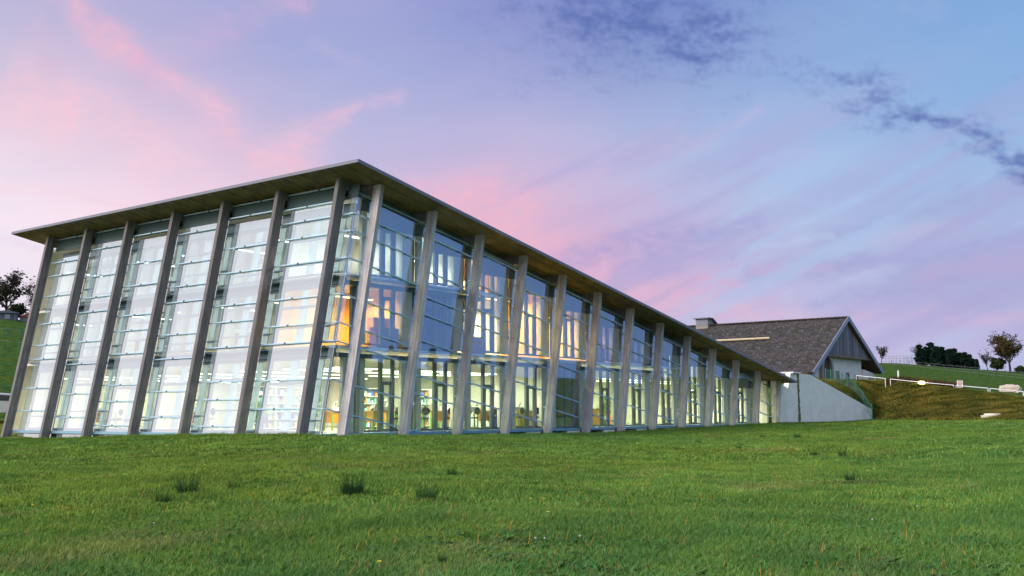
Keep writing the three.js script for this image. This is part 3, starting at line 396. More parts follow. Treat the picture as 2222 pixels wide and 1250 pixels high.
// ---------------------------------------------------------------- lamps inside
function lamp(name, w, d, L, c, strength = 5) {
  const t = thing(name, '', 'lamp');
  part(t, 'housing', box(-w / 2, w / 2, .012, .07, -d / 2 - .02, d / 2 + .02), M.deskWhite);
  part(t, 'diffuser', box(-w / 2 + .01, w / 2 - .01, -.012, .012, -d / 2, d / 2), std({ color: rgb(.8, .8, .8), emissive: rgb(...c), emissiveIntensity: strength }));
  for (const s of [-.4, .4]) part(t, 'suspension', limb(V(w * s, .07, 0), V(w * s, .55, 0), .006, .006, 4), M.galv);
  const l = new THREE.RectAreaLight(rgb(...c), L, w, d); l.position.y = -.03; l.rotation.x = -Math.PI / 2; l.name = 'lamp_light'; t.add(l); return t;
}
const bayName = ['first', 'second', 'third', 'fourth', 'fifth', 'sixth', 'seventh', 'eighth', 'ninth', 'tenth', 'eleventh', 'twelfth'];
const hallC = [1, .98, .68], warmC = [1, .7, .28], neutC = [1, .96, .86];
{ // ground floor workshop: long rows
  const proto = lamp('strip_lamp', 3.7, .2, 85, hallC, 7); tag(proto, 'long fluorescent strip lamp hanging in the bright ground floor workshop', 'lamp', 'strip lamps of the ground floor workshop'); let first = true;
  const rn = ['first', 'second', 'third', 'fourth', 'fifth', 'sixth', 'seventh', 'eighth'];
  for (const [k, z] of [-2.9, -4.3, -6.2, -9.5, -13.5, -17.5, -21.5, -25.3].entries()) for (const [m, x] of [4.2, 8.6, 13.0].entries()) { const lab = `strip lamp in the workshop, ${rn[k]} row from the long window, ${['closest to', 'middle from', 'farthest from'][m]} the end front`; if (first) { proto.position.set(x, 4.72, z); proto.userData.label = lab; first = false; } else { const c = copyOf(proto, lab, [x, 4.72, z]); c.traverse((q) => { if (q.isLight && z < -8) q.intensity *= .42; }); } }
  const p2 = lamp('strip_lamp', 2.6, .16, 110, [1, .97, .66], 7); tag(p2, 'strip lamp hanging in the low hall behind the farther bays of the long front', 'lamp', 'strip lamps of the low hall'); first = true;
  for (let i = 5; i < 12; i++) for (const z of [-3.1, -5.6]) { const y = Math.min(4.72, roofY(i * BAY + 5.2, -1.2)), pos = [Math.min(i * BAY + 4.0, 41.8), y, z], lab = `strip lamp in the low hall behind the ${bayName[i]} bay, ${z > -4 ? 'window' : 'back'} row`; if (first) { p2.position.set(...pos); p2.userData.label = lab; first = false; } else copyOf(p2, lab, pos); }
  const o4 = lamp('strip_lamp', 1.2, .1, 14, [.8, .9, .9], 3); tag(o4, 'single dim strip lamp in the dark ground floor room of the fifth bay', 'lamp'); o4.position.set(18.4, 4.9, -6);
}
function roomLamp(x, y, z, w, d, L, c, label, st = 5) { const l = lamp('ceiling_lamp', w, d, L, c, st); tag(l, label, 'lamp'); l.position.set(x, y, z); return l; }
for (const [i, L, c] of [[0, 150, warmC], [2, 200, [1, .72, .38]], [3, 270, warmC], [4, 240, warmC], [5, 80, [1, .72, .55]], [6, 20, [1, .9, .7]]]) roomLamp(PX(i) + 1.85, i < 3 ? 7.95 : Math.min(9.6, roofY(i * BAY + 5.2, -1.3)), -3.3, 2.2, .24, L, c, `warm ceiling lamp in the middle storey room behind the ${bayName[i]} bay of the long front`);
for (const [i, L, c] of [[0, 95, neutC], [1, 150, neutC], [2, 240, [1, .66, .34]]]) roomLamp(PX(i) + 1.7, Math.min(11.1, roofY(i * BAY + 5, -1.25)), -3.4, 2.2, .22, L, c, `ceiling lamp in the top storey room behind the ${bayName[i]} bay of the long front`);
[[-9.2, 'nearest'], [-16.9, 'middle'], [-24, 'farthest']].forEach(([z, w], k) => {
  for (const dz of [-1.9, 1.9]) { const q = dz > 0 ? 'nearer' : 'farther'; roomLamp(3.7, 7.9, z + dz, 2.4, .2, [18, 18, 14][k], [[1, .88, .58], [1, .94, .76], [1, .95, .78]][k], `${q} ceiling lamp of the ${w} middle storey room on the end front`); roomLamp(3.9, 10.9, z + dz, 2.4, .2, [10, 11, 8][k], neutC, `${q} ceiling lamp of the ${w} top storey room on the end front`); }
});

// ---------------------------------------------------------------- furniture
function workbench() {
  const t = thing('workbench', '', 'workbench');
  part(t, 'worktop', box(-.7, .7, .86, .92, -.35, .35), M.deskTop); part(t, 'drawer_unit', box(.2, .64, .38, .855, -.3, .3), M.deskTop);
  part(t, 'drawer_front', [box(.22, .62, .62, .84, .302, .318), box(.22, .62, .4, .6, .302, .318)], std({ color: rgb(.7, .34, .04), roughness: .5 }));
  for (const [x, z] of [[-.64, -.3], [-.64, .3], [.67, -.3], [.67, .3]]) part(t, 'leg', box(x - .03, x + .03, 0, .855, z - .03, z + .03), M.green);
  part(t, 'back_board', box(-.7, .7, .925, 1.1, -.35, -.32), M.deskWhite); return t;
}
function chair() {
  const t = thing('work_chair', '', 'chair'); const seat = new THREE.CylinderGeometry(.23, .21, .07, 14).translate(0, .56, 0);
  part(t, 'seat', seat, M.chair); const back = new THREE.SphereGeometry(.22, 12, 8).scale(1, .85, .2).translate(0, .9, .2); part(t, 'backrest', back, M.chair);
  part(t, 'back_post', limb(V(0, .56, .16), V(0, .85, .22), .02, .02, 6), M.chrome); part(t, 'gas_post', limb(V(0, .1, 0), V(0, .53, 0), .03, .025, 8), M.chrome);
  for (let k = 0; k < 5; k++) { const a = k * 1.2566, leg = part(t, 'foot', limb(V(0, .12, 0), V(Math.cos(a) * .28, .06, Math.sin(a) * .28), .025, .016, 5), M.chair); part(leg, 'castor', new THREE.SphereGeometry(.028, 6, 4).translate(Math.cos(a) * .28, .03, Math.sin(a) * .28), M.chair); }
  return t;
}
function deskLamp(lit) {
  const t = thing('desk_lamp', '', 'lamp'); part(t, 'base', new THREE.CylinderGeometry(.09, .1, .025, 12).translate(0, .0125, 0), M.deskWhite);
  part(t, 'arm', merge(limb(V(0, .02, 0), V(-.16, .34, 0), .012, .012, 6), limb(V(-.16, .34, 0), V(.12, .52, 0), .012, .012, 6)), M.deskWhite);
  part(t, 'lamp_head', new THREE.ConeGeometry(.11, .09, 14, 1, true).translate(.17, .5, 0), M.deskWhite);
  if (lit) { part(t, 'bulb', new THREE.SphereGeometry(.045, 8, 6).translate(.17, .47, 0), std({ emissive: rgb(1, .95, .7), emissiveIntensity: 8 })); const l = new THREE.PointLight(rgb(1, .95, .75), .6); l.position.set(.17, .47, 0); l.name = 'bulb_light'; t.add(l); }
  return t;
}
function microscope() { const t = thing('bench_microscope', '', 'instrument'); part(t, 'base', box(-.12, .12, 0, .04, -.1, .1), M.deskWhite); part(t, 'stand', limb(V(0, .03, -.07), V(0, .36, -.05), .03, .025, 8), M.deskWhite); part(t, 'tube', limb(V(0, .22, 0), V(0, .42, .08), .04, .035, 10), M.grey2); part(t, 'stage', box(-.08, .08, .13, .15, -.06, .08), M.chair); return t; }
function papers() { const t = thing('paper_stack', '', 'papers'); const r = rng(5); for (let k = 0; k < 4; k++) { const g = box(-.15, .15, k * .012, k * .012 + .011, -.11, .11); g.rotateY((r() - .5) * .6); part(t, 'sheet', g, M.paper); } return t; }
function shelf() {
  const t = thing('shelf_unit', '', 'shelves'), r = rng(9); for (const x of [-.8, .8]) part(t, 'side', box(x - .02, x + .02, 0, 2.1, -.18, .18), M.deskWhite); part(t, 'back', box(-.78, .78, 0, 2.1, -.2, -.181), M.grey2);
  for (let k = 0; k < 6; k++) { const y = .1 + k * .39; part(t, 'shelf', box(-.778, .778, y, y + .025, -.178, .178), M.deskWhite); if (k < 5) for (let x = -.72; x < .6;) { const w = .05 + r() * .16; part(t, 'file_box', box(x, x + w - .006, y + .026, y + .026 + .16 + r() * .15, -.15, .1), [M.grey2, M.paper, M.blue, M.teal, M.wood][Math.floor(r() * 5)]); x += w + (r() > .7 ? .15 : 0); } }
  return t;
}
function cabinet(mat, w, h) { const t = thing('low_cabinet', '', 'cabinet'); part(t, 'carcass', box(-w / 2, w / 2, .05, h, -.22, .2), mat); part(t, 'plinth', box(-w / 2 + .03, w / 2 - .03, 0, .05, -.2, .17), M.chair); part(t, 'top', box(-w / 2 - .02, w / 2 + .02, h, h + .03, -.24, .23), mat); const n = Math.max(1, Math.round(w / .6)); for (let k = 0; k < n; k++) { const d = part(t, 'cabinet_door', box(-w / 2 + k * w / n + .012, -w / 2 + (k + 1) * w / n - .012, .07, h - .02, .2, .216), mat); part(d, 'handle', box(-w / 2 + (k + .85) * w / n, -w / 2 + (k + .88) * w / n, h * .55, h * .7, .216, .235), M.chrome); } return t; }
const Wb = workbench(), Ch = chair(), Ms = microscope(), Pp = papers(), Sh = shelf(), Dl = deskLamp(false);
let fWb = 1, fCh = 1, fMs = 1, fPp = 1, fSh = 1, fDl = 1; const rf = rng(77);
const place = (o, first, label, pos, turn) => { if (first) { o.position.set(...pos); o.rotation.y = turn; o.userData.label = label; } else copyOf(o, label, pos, turn); };
for (const i of [0, 1, 2, 3]) for (const [k, x, z] of [[0, 1.0, -2.35], [1, 2.75, -2.6], [2, 1.8, -4.4], [3, 3.2, -4.7]]) {
  if (i === 0 && k === 0) continue; if (i === 3 && k > 1) continue;
  const X = i * BAY + x + 2.3 + (rf() - .5) * .3, where = `${['near', 'far', 'near', 'far'][k]} side, ${bayName[i]} ground bay, ${k < 2 ? 'window row' : 'second row'}`;
  place(Wb, fWb, `orange wood workbench, green legs, ${where}`, [X, F0, z], (rf() - .5) * .2 + (k % 2 ? Math.PI : 0)); fWb = 0;
  place(Ch, fCh, `black swivel work chair, ${where}`, [X + .15, F0, z + .72], (rf() - .5)); fCh = 0;
  place(Ms, fMs, `white instrument on workbench, ${where}`, [X - .35, F0 + .921, z + .05], rf() * 2); fMs = 0;
  if (k % 2) { place(Dl, fDl, `white jointed lamp on workbench, ${where}`, [X + .3, F0 + .921, z - .1], rf() * 3); fDl = 0; } else { place(Pp, fPp, `white papers on workbench, ${where}`, [X + .25, F0 + .921, z + .08], rf()); fPp = 0; }
}
[[2.5, -8], [4.6, -8.6], [9.2, -7.6], [12.6, -7.2], [5.6, -12]].forEach(([x, z], k) => { place(Sh, fSh, `${['nearest', 'second', 'third', 'fourth', 'fifth'][k]} open shelf unit with boxes at the back of the bright workshop`, [x, F0, z], 0); fSh = 0; });
const oneOff = (o, label, pos, turn = 0) => { tag(o, label); o.position.set(...pos); o.rotation.y = turn; };
oneOff(cabinet(M.maroon, 1.5, .95), 'dark maroon cabinet by the window in the warm middle storey corner room', [4.6, F1, -1.95]);
oneOff(cabinet(M.wood, 1.2, 1.5), 'tall brown cabinet beside the warm partition of the middle storey corner room', [5.2, F1, -2.9]);
oneOff(cabinet(M.maroon, 1.3, .9), 'red-brown cabinet in the cream middle storey room of the third bay', [11.0, F1, -2.0]);
oneOff(cabinet(M.orange, .9, 1.3), 'orange cabinet in the orange lit top storey room', [10.8, F2, -4.4]);
oneOff(cabinet(M.grey2, 1.4, 1.2), 'grey cabinet in the top storey corner room', [4.8, F2, -4.2]);
oneOff(cabinet(M.maroon, 1.2, .9), 'dark cabinet in the dim middle storey room of the sixth bay', [22.6, F1, -2.2]);
oneOff(cabinet(M.yellow, .7, .8), 'yellow drawer cabinet in the fourth ground floor bay', [15.2, F0, -2.2]);
oneOff(cabinet(M.tank, 1.3, 1.9), 'grey-green machine cabinet in the dark ground floor room of the fifth bay', [19.2, F0, -4.2]);
oneOff(cabinet(M.deskTop, 1.4, 1.0), 'orange counter in the low hall behind the seventh bay', [6 * BAY + 2.4, F0, -3.6]);
oneOff(cabinet(M.deskTop, 1.2, .9), 'orange counter in the low hall behind the eighth bay', [7 * BAY + 2.6, F0, -4.0]);
oneOff(cabinet(M.grey2, 1.4, 1.1), 'grey cupboard in the low hall behind the sixth bay', [5 * BAY + 2.8, F0, -3.4]);
oneOff(cabinet(M.blue, .35, .7), 'blue bin cupboard beneath the benches of the third ground floor bay', [12.6, F0, -1.95]);
oneOff(cabinet(M.teal, .5, .5), 'pale teal box on the floor of the fifth ground floor bay', [18.6, F0, -2.1]);
for (const [x, y, z, w] of [[21.0, 3.0, -2.6, 'sixth'], [33.2, 3.05, -3.2, 'tenth']]) { const l = deskLamp(true); oneOff(l, `small glowing lamp behind the ${w} bay of the long front`, [x, F0 + 1.1, z]); const c = cabinet(M.grey2, .8, 1.1); oneOff(c, `grey cupboard carrying the glowing lamp behind the ${w} bay`, [x, F0, z]); c.scale.y = 1.1 / 1.13; }
[[F2, -7.4, 'top storey, nearest'], [F2, -15.5, 'top storey, middle'], [F1, -8.2, 'middle storey, nearest'], [F1, -16.4, 'middle storey, middle'], [F0, -11.3, 'ground floor, nearer'], [F0, -19.2, 'ground floor, farther']].forEach(([f, z, w], k) => {
  const X = XL(f + 1) + .75; copyOf(Wb, `wooden desk by the glass of the ${w} room on the end front`, [X, f, z], Math.PI / 2); copyOf(Ch, `black chair at the desk of the ${w} room on the end front`, [X + .8, f, z], Math.PI / 2);
  const l = deskLamp(k < 3); oneOff(l, `${k < 3 ? 'lit ' : ''}white desk lamp, ${w} room on the end front`, [X, f + .921, z + .25]);
});

// ================================================================ wing wall
{
  const w = thing('wing_wall', 'pale grey concrete wing wall sloping down to the lawn at the low end of the glass building', 'wall', [54, 1.5, -.3]);
  const lp = (name, g, m) => part(w, name, (Array.isArray(g) ? merge(g) : g).translate(-54, -1.5, .3), m);
  lp('wall_panel', prism([[43.92, .8], [48.14, .8], [48.14, 5.56], [46.75, 5.6], [46.2, 4.45], [43.92, roofY(43.92, -.03)]], -.7, -.3), M.concrete);
  lp('wall_panel', prism([[48.2, .8], [65, .8], [64.86, 2.86], [50.65, 5.6], [48.2, 5.6]], -.72, -.31), M.concrete);
  lp('coping', prism([[46.85, 5.605], [48.3, 5.605], [48.3, 5.72], [46.85, 5.72]], -1.6, -.1), M.paleBoard);
  const r = rng(4), gs = []; for (let k = 0; k < 260; k++) { const y = 1.8 + r() * 3.7, s = .03 + r() * .06; const g = new THREE.IcosahedronGeometry(s, 0); g.scale(1 + r(), 1 + r() * 2, .5); g.translate(48.17 + (r() + r() - 1) * .3 * (.4 + .6 * fbm(y * 1.3, 3, 2) + .3), y, -.31); gs.push(g); }
  const ms = lp('moss', gs, std({ color: rgb(.16, .14, .05), roughness: 1 })); ms.userData.kind = 'stuff';
}
// ================================================================ barn
{
  const A = V(92.87, 13.79, -12.1), G = 5.6, t = thing('farmhouse', 'old farmhouse with a big mossy shingle roof and planked gable behind the wing wall', 'house', [A.x, G, A.z - 14]);
  const o = (g) => (Array.isArray(g) ? merge(g) : g).translate(-A.x, -G, 14 - A.z);
  const HW = 11.7, LEN = 30, ry = (x) => A.y - (x - A.x) * (x > A.x ? 6.2 : -6.85) / HW;
  for (const s of [-1, 1]) {
    const DR = s > 0 ? 6.2 : 6.85, sl = Math.atan2(DR, HW), nx = Math.sin(sl) * s, ny = Math.cos(sl), th = .22, e = [A.x + s * HW, A.y - DR], rr = [A.x, A.y], z0 = A.z, z1 = A.z - LEN, L = Math.hypot(HW, DR), R = rng(60 + s), NX = 40, NY = 16, P = (i, j) => { const a = i / NX, b = j / NY, w = fbm(i * .35, j * .3 + s * 7, 3) * .09; return [lerp(e[0], rr[0], b) + nx * w, lerp(e[1], rr[1], b) + ny * w, lerp(z0, z1, a)]; };
    const q = []; for (let i = 0; i < NX; i++) for (let j = 0; j < NY; j++) { const u = (k) => k / NX * LEN, v = (k) => k / NY * L; q.push([P(i, j), P(i + 1, j), P(i + 1, j + 1), P(i, j + 1), [[u(i), v(j)], [u(i + 1), v(j)], [u(i + 1), v(j + 1)], [u(i), v(j + 1)]]]); }
    const top = fromQuads(q); const roof = part(t, 'roof', o(top), M.shingle);
    const dn = (p, k = th) => [p[0] - nx * k, p[1] - ny * k, p[2]];
    part(roof, 'soffit', o(fromQuads([[dn([e[0], e[1], z1]), dn([e[0], e[1], z0]), dn([rr[0], rr[1], z0]), dn([rr[0], rr[1], z1]), [[0, 0], [0, LEN], [L, LEN], [L, 0]].map(([a, b]) => [b, a])]])), M.brownPlank);
    part(roof, 'eave_board', o(fromQuads([[[e[0], e[1], z0], [e[0], e[1], z1], dn([e[0], e[1], z1]), dn([e[0], e[1], z0]), [[0, 0], [1, 0], [1, 1], [0, 1]]]])), M.brownPlank);
    const bar = (z, name) => part(t, name, o(fromQuads([[[e[0] + s * .1, e[1] + .06, z], [rr[0], rr[1] + .16, z], [rr[0], rr[1] - .42, z], [e[0] + s * .1 - nx * .5, e[1] - ny * .5, z], [[0, 0], [1, 0], [1, 1], [0, 1]]], [[e[0] + s * .1, e[1] + .06, z - .08], [rr[0], rr[1] + .16, z - .08], [rr[0], rr[1] - .42, z - .08], [e[0] + s * .1 - nx * .5, e[1] - ny * .5, z - .08], [[0, 0], [1, 0], [1, 1], [0, 1]]], [[e[0] + s * .1, e[1] + .06, z], [rr[0], rr[1] + .16, z], [rr[0], rr[1] + .16, z - .08], [e[0] + s * .1, e[1] + .06, z - .08], [[0, 0], [1, 0], [1, 1], [0, 1]]]])), M.barge);
    bar(A.z + .09, 'bargeboard');
    if (s > 0) for (let k = 0; k < 3; k++) { const z = A.z - .3 - k * .24; if (k === 1) part(roof, 'rafter_board', o(fromQuads([[dn([e[0], e[1], z], .26), dn([e[0], e[1], z + .2], .26), dn([rr[0] + 2, ry(A.x + 2), z + .2], .26), dn([rr[0] + 2, ry(A.x + 2), z], .26), [[0, 0], [.2, 0], [.2, 8], [0, 8]]]])), M.brownPlank); }
  }
  part(t, 'ridge_cap', o([box(A.x - .3, A.x + .3, A.y - .04, A.y + .1, A.z - LEN, A.z - .1)]), M.shingle);
  // boards of the gable, each one
  const r = rng(12); for (let k = 0; k < 34; k++) { const x = A.x - 6.6 + k * .44, xr = x + .42, low = A.y - 4.62 - r() * .05, hi = Math.min(ry(x), ry(xr)) - .3; if (hi < low + .1) continue; const v = .75 + r() * .5; part(t, 'plank', o(box(x, xr, low, hi, A.z - .42 - r() * .02, A.z - .36, k * .7)), [gp1, gp2, gp3, gp4][Math.floor(r() * 4)]); }
  part(t, 'beam', o(box(A.x - 6.9, A.x + 8.7, A.y - 4.85, A.y - 4.63, A.z - .6, A.z - .34)), M.brownPlank);
  // masonry: gable wall set back, side walls
  const wz = A.z - 1.0, xl = A.x - 9.4, xr = A.x + 11.2, wallTop = (x) => Math.min(ry(x) - .45, A.y - 4.4);
  part(t, 'wall', o(prism([[xl, G], [A.x + 6.6, G], [A.x + 6.6, wallTop(A.x + 6.6)], [A.x + 6, A.y - 4.4], [A.x - 6, A.y - 4.4], [xl, wallTop(xl)]], wz - .6, wz)), M.plaster);
  part(t, 'wall', o(prism([[A.x + 6.62, G], [xr, G], [xr, ry(xr) - .5], [A.x + 6.62, ry(xr) - .05]], wz - .4, wz + .25)), M.plaster);
  part(t, 'wall', o(box(xl, xl + .6, G, ry(xl) - .4, A.z - LEN + 1, wz - .61)), M.plaster); part(t, 'wall', o(box(xr - .6, xr, G, ry(xr) - .4, A.z - LEN + 1, wz - .41)), M.plaster);
  part(t, 'wall', o(prism([[xl, G], [xr, G], [xr, ry(xr) - .4], [A.x, A.y - .5], [xl, ry(xl) - .4]], A.z - LEN + .4, A.z - LEN + .95)), M.plaster);
  { // arched gateway in the left of the gable
    const cx = A.x - 5.5, hw = 1.25, sp = G + 2.0, arch = new THREE.Shape(); arch.moveTo(cx - hw - .55, G); arch.lineTo(cx - hw - .55, sp); arch.absarc(cx, sp, hw + .55, Math.PI, 0, true); arch.lineTo(cx + hw + .55, G); arch.lineTo(cx + hw, G); arch.lineTo(cx + hw, sp); arch.absarc(cx, sp, hw, 0, Math.PI, false); arch.lineTo(cx - hw, G); arch.closePath();
    const g = new THREE.ExtrudeGeometry(arch, { depth: .5, bevelEnabled: false, curveSegments: 14 }); g.translate(0, 0, wz - .1); part(t, 'stone_arch', o(g), M.stone);
    const d = new THREE.Shape(); d.moveTo(cx - hw, G); d.lineTo(cx - hw, sp); d.absarc(cx, sp, hw, Math.PI, 0, true); d.lineTo(cx + hw, G); d.closePath(); const dg = new THREE.ExtrudeGeometry(d, { depth: .06, bevelEnabled: false, curveSegments: 14 }); dg.translate(0, 0, wz + .02); const dp = part(t, 'door', o(dg), M.door); for (const k of [-.02, .02]) part(dp, 'door_edge', o(box(cx + k - .01, cx + k + .01, G, sp + hw - .05, wz + .081, wz + .1)), M.chair);
  }
  for (const [x, y, w, h] of [[-2.2, .5, .9, 1.2], [1.2, .5, .8, 1.1], [4.2, .4, .7, 1.0]]) { const f = part(t, 'window', o([box(A.x + x - .1, A.x + x + w + .1, G + y - .1, G + y, wz + .002, wz + .1), box(A.x + x - .1, A.x + x + w + .1, G + y + h, G + y + h + .12, wz + .002, wz + .1), box(A.x + x - .1, A.x + x, G + y, G + y + h, wz + .002, wz + .1), box(A.x + x + w, A.x + x + w + .1, G + y, G + y + h, wz + .002, wz + .1)]), M.stone); part(f, 'window_pane', o(box(A.x + x, A.x + x + w, G + y, G + y + h, wz + .003, wz + .03)), M.darkGlass); }
  part(t, 'wall_cabinet', o(box(A.x + 8.4, A.x + 9.9, G + .5, G + 1.3, wz + .253, wz + .35)), M.grey2);
  part(t, 'projecting_beam', o(box(A.x + 11.2, A.x + 14.6, G + 2.4, G + 2.58, wz - .2, wz)), M.clip);
  // wooden cowl on the ridge
  const cz = A.z - 18.9; const cw = part(t, 'chimney_cowl', o([box(A.x - .8, A.x + .8, A.y - .5, A.y + .75, cz - .8, cz + .9)]), M.stone);
  for (let k = 0; k < 6; k++) part(cw, 'louvre', o(box(A.x - .86, A.x - .804, A.y - .05 + k * .13, A.y + .03 + k * .13, cz - .7, cz + .8)), M.barge);
  part(cw, 'cowl_roof', o(prism([[A.x - 1.2, A.y + .8], [A.x + .2, A.y + .8], [A.x + 1.6, A.y + .1], [A.x + 1.65, A.y + .2], [A.x + .2, A.y + .92], [A.x - 1.2, A.y + .92]], cz - 1.0, cz + 1.2)), M.fascia);
  // snow guard poles
  for (const [d, za, zb] of [[4.6, 8, 19], [9.0, 10.2, 14]]) { const x = A.x - d, y = ry(x) + .32, n = Math.round((zb - za) / 3.6); for (let k = 0; k < n; k++) { const q = part(t, 'snow_guard_pole', o(limb(V(x, y, A.z - lerp(za, zb, k / n)), V(x, y, A.z - lerp(za, zb, (k + 1) / n) + .03), .13, .13, 8)), M.log); part(q, 'bracket', o(box(x - .1, x + .05, y - .4, y + .14, A.z - lerp(za, zb, (k + .5) / n) - .04, A.z - lerp(za, zb, (k + .5) / n) + .04)), M.clip); } }
}
// ================================================================ rails, lamp, sign, boulder on the bank
function tubeRail(x0, y0, r0, x1, y1, r1, label, h0, h1) {   // two posts and a top tube
  const a = at(x0, y0, r0), b = at(x1, y1, r1), t = thing('tube_railing', label, 'railing', [a.x, groundAt(a.x, a.z) - .1, a.z], 0, 'white tube railings along the top of the grass bank'), l = (p) => V(p.x - a.x, p.y - t.position.y, p.z - a.z), A = l(a), B = l(b), ga = V(A.x, 0, A.z), gb = V(B.x, groundAt(b.x, b.z) - .1 - t.position.y, B.z);
  part(t, 'top_rail', limb(A, B, .038, .038, 8), M.whitePaint); part(t, 'post', limb(ga, A, .038, .038, 8), M.whitePaint); part(t, 'post', limb(gb, B, .038, .038, 8), M.whitePaint); for (const p of [A, B]) part(t, 'elbow', new THREE.SphereGeometry(.04, 8, 6).translate(p.x, p.y, p.z), M.whitePaint);
}
tubeRail(1858, 815, 115, 1921, 821.5, 113, 'white tube railing nearest the farmhouse wall', 0, 0);
tubeRail(1932, 822.5, 112.5, 1992.5, 829, 110.5, 'white tube railing left of the glowing bollard lamp');
tubeRail(2007.5, 830.5, 109.8, 2069.5, 836, 107.5, 'white tube railing between the glowing bollard lamp and the round sign');
tubeRail(2074.5, 836.5, 107.2, 2144, 842.5, 104.2, 'white tube railing behind the round sign');
tubeRail(2148.5, 843, 104, 2220.5, 850, 100, 'white tube railing at the right end of the bank');
{ const p = at(2000.5, 836, 110), g = groundAt(p.x, p.z), t = thing('bollard_lamp', 'glowing bollard lamp between two white railings on the bank', 'lamp', [p.x, g - .05, p.z]); const h = p.y - g + .05;
  part(t, 'post', new THREE.CylinderGeometry(.2, .22, Math.max(.3, h - .05), 12).translate(0, Math.max(.3, h - .05) / 2, 0), M.galv); part(t, 'lamp_glass', new THREE.CylinderGeometry(.24, .24, .42, 12).translate(0, h + .17, 0), std({ color: rgb(.8, .7, .4), emissive: rgb(1, .72, .22), emissiveIntensity: 9 })); part(t, 'cap', new THREE.CylinderGeometry(.3, .3, .06, 14).translate(0, h + .42, 0), M.galv);
  const l = new THREE.PointLight(rgb(1, .75, .3), 6); l.position.set(0, h + .17, 0); l.name = 'bollard_light'; t.add(l); }
{ const p = at(2083, 833, 106.4), g = groundAt(p.x, p.z), t = thing('road_sign', 'white sign with a red ring fixed at the railing on the bank', 'sign', [p.x, g - .1, p.z], -YAW - .38), h = p.y - g + .1;
  part(t, 'post', limb(V(0, 0, -.05), V(0, h + .3, -.05), .035, .035, 6), M.galv); part(t, 'board', box(-.25, .25, h - .33, h + .3, -.015, .015), M.whitePaint);
  part(t, 'red_ring', new THREE.TorusGeometry(.155, .036, 6, 24).scale(1, 1, .4).translate(0, h + .06, .02), M.red); part(t, 'symbol', box(-.06, .06, h + .03, h + .09, .0155, .03), M.chair); part(t, 'text_plate', box(-.2, .2, h - .27, h - .2, .0155, .022), M.grey2); part(t, 'marker', new THREE.ConeGeometry(.16, .26, 8).translate(0, h - .52, .1), M.orangePaint); }
function rock(name, label, cat, p, sx, sy, sz, mat, seed) { const t = thing(name, label, cat, [p.x, groundAt(p.x, p.z), p.z], -YAW - .4), g = new THREE.IcosahedronGeometry(1, 4), q = g.attributes.position; for (let i = 0; i < q.count; i++) { const v = V().fromBufferAttribute(q, i), n = 1 + fbm(v.x * 1.7 + seed, v.y * 1.7 + v.z * 2.3, 4) * .35; v.set(Math.sign(v.x) * Math.pow(Math.abs(v.x), .6), Math.sign(v.y) * Math.pow(Math.abs(v.y), .6), Math.sign(v.z) * Math.pow(Math.abs(v.z), .6)).multiplyScalar(n); q.setXYZ(i, v.x * sx, v.y * sy + sy * .7, v.z * sz); } g.computeVertexNormals(); part(t, 'stone_block', g, mat); return t; }
rock('boulder', 'long pale boulder lying on the meadow behind the white railings', 'boulder', at(2192, 842, 122), 1.05, .48, .6, std({ map: concreteMap, color: rgb(.8, .7, .62), roughness: 1 }), 3);
{ const p = at(2148, 909, 84), t = thing('concrete_block', 'two pale concrete slabs lying at the foot of the bank', 'slabs', [p.x, groundAt(p.x, p.z), p.z], -YAW - .3); part(t, 'slab', box(-.55, .5, -.1, .3, -.4, .3), M.concrete); part(t, 'slab', box(-.3, .75, .303, .42, -.75, -.1), M.concrete); }
{ const p = at(1950, 826, 122), t = thing('marker_post', 'short pale wooden post standing behind the railing left of the bollard lamp', 'post', [p.x, groundAt(p.x, p.z), p.z]); part(t, 'post', box(-.07, .07, -.2, 1.35, -.07, .07), M.whitePaint); part(t, 'cap', box(-.08, .08, 1.35, 1.38, -.08, .08), M.galv); }
{ // green mesh fence beside the wing wall, down the bank
  const pts = [[1792, 818, 108], [1803, 819, 107], [1814, 821, 106.4], [1827, 822, 105.6], [1839, 824, 105], [1856, 833, 102], [1873, 855, 99], [1892, 884, 96.5]].map(([x, y, r]) => { const p = at(x, y, r); return V(p.x, groundAt(p.x, p.z), p.z); }), o = pts[0], t = thing('mesh_fence', 'green wire mesh fence running down the bank beside the wing wall', 'fence', o.toArray());
  const top = pts.map((p, k) => 1.25 + (k > 4 ? .1 : 0));
  pts.forEach((p, k) => { part(t, 'post', limb(V(p.x - o.x, p.y - o.y - .2, p.z - o.z), V(p.x - o.x, p.y - o.y + top[k] + .15, p.z - o.z), .05, .05, 6), M.greenPaint); });
  for (let k = 0; k < pts.length - 1; k++) { const a = pts[k].clone().sub(o), b = pts[k + 1].clone().sub(o), gs = []; for (let h = .1; h < 1.25; h += .115) gs.push(limb(a.clone().setY(a.y + h), b.clone().setY(b.y + h), .008, .008, 3)); const n = Math.ceil(a.distanceTo(b) / .18); for (let i = 1; i < n; i++) { const c = a.clone().lerp(b, i / n); gs.push(limb(c.clone().setY(c.y + .06), c.clone().setY(c.y + 1.25), .006, .006, 3)); } part(t, 'mesh_panel', gs.length ? merge(gs) : gs, M.wire).userData.kind = 'stuff'; part(t, 'top_wire', limb(a.clone().setY(a.y + 1.27), b.clone().setY(b.y + 1.27), .022, .022, 5), M.greenPaint); }
  { const a = pts[4].clone().sub(o); for (const dx of [-.5, .5]) part(t, 'brace', limb(V(a.x + dx, a.y - .1, a.z), V(a.x, a.y + 1.0, a.z), .03, .03, 5), M.greenPaint); }
}
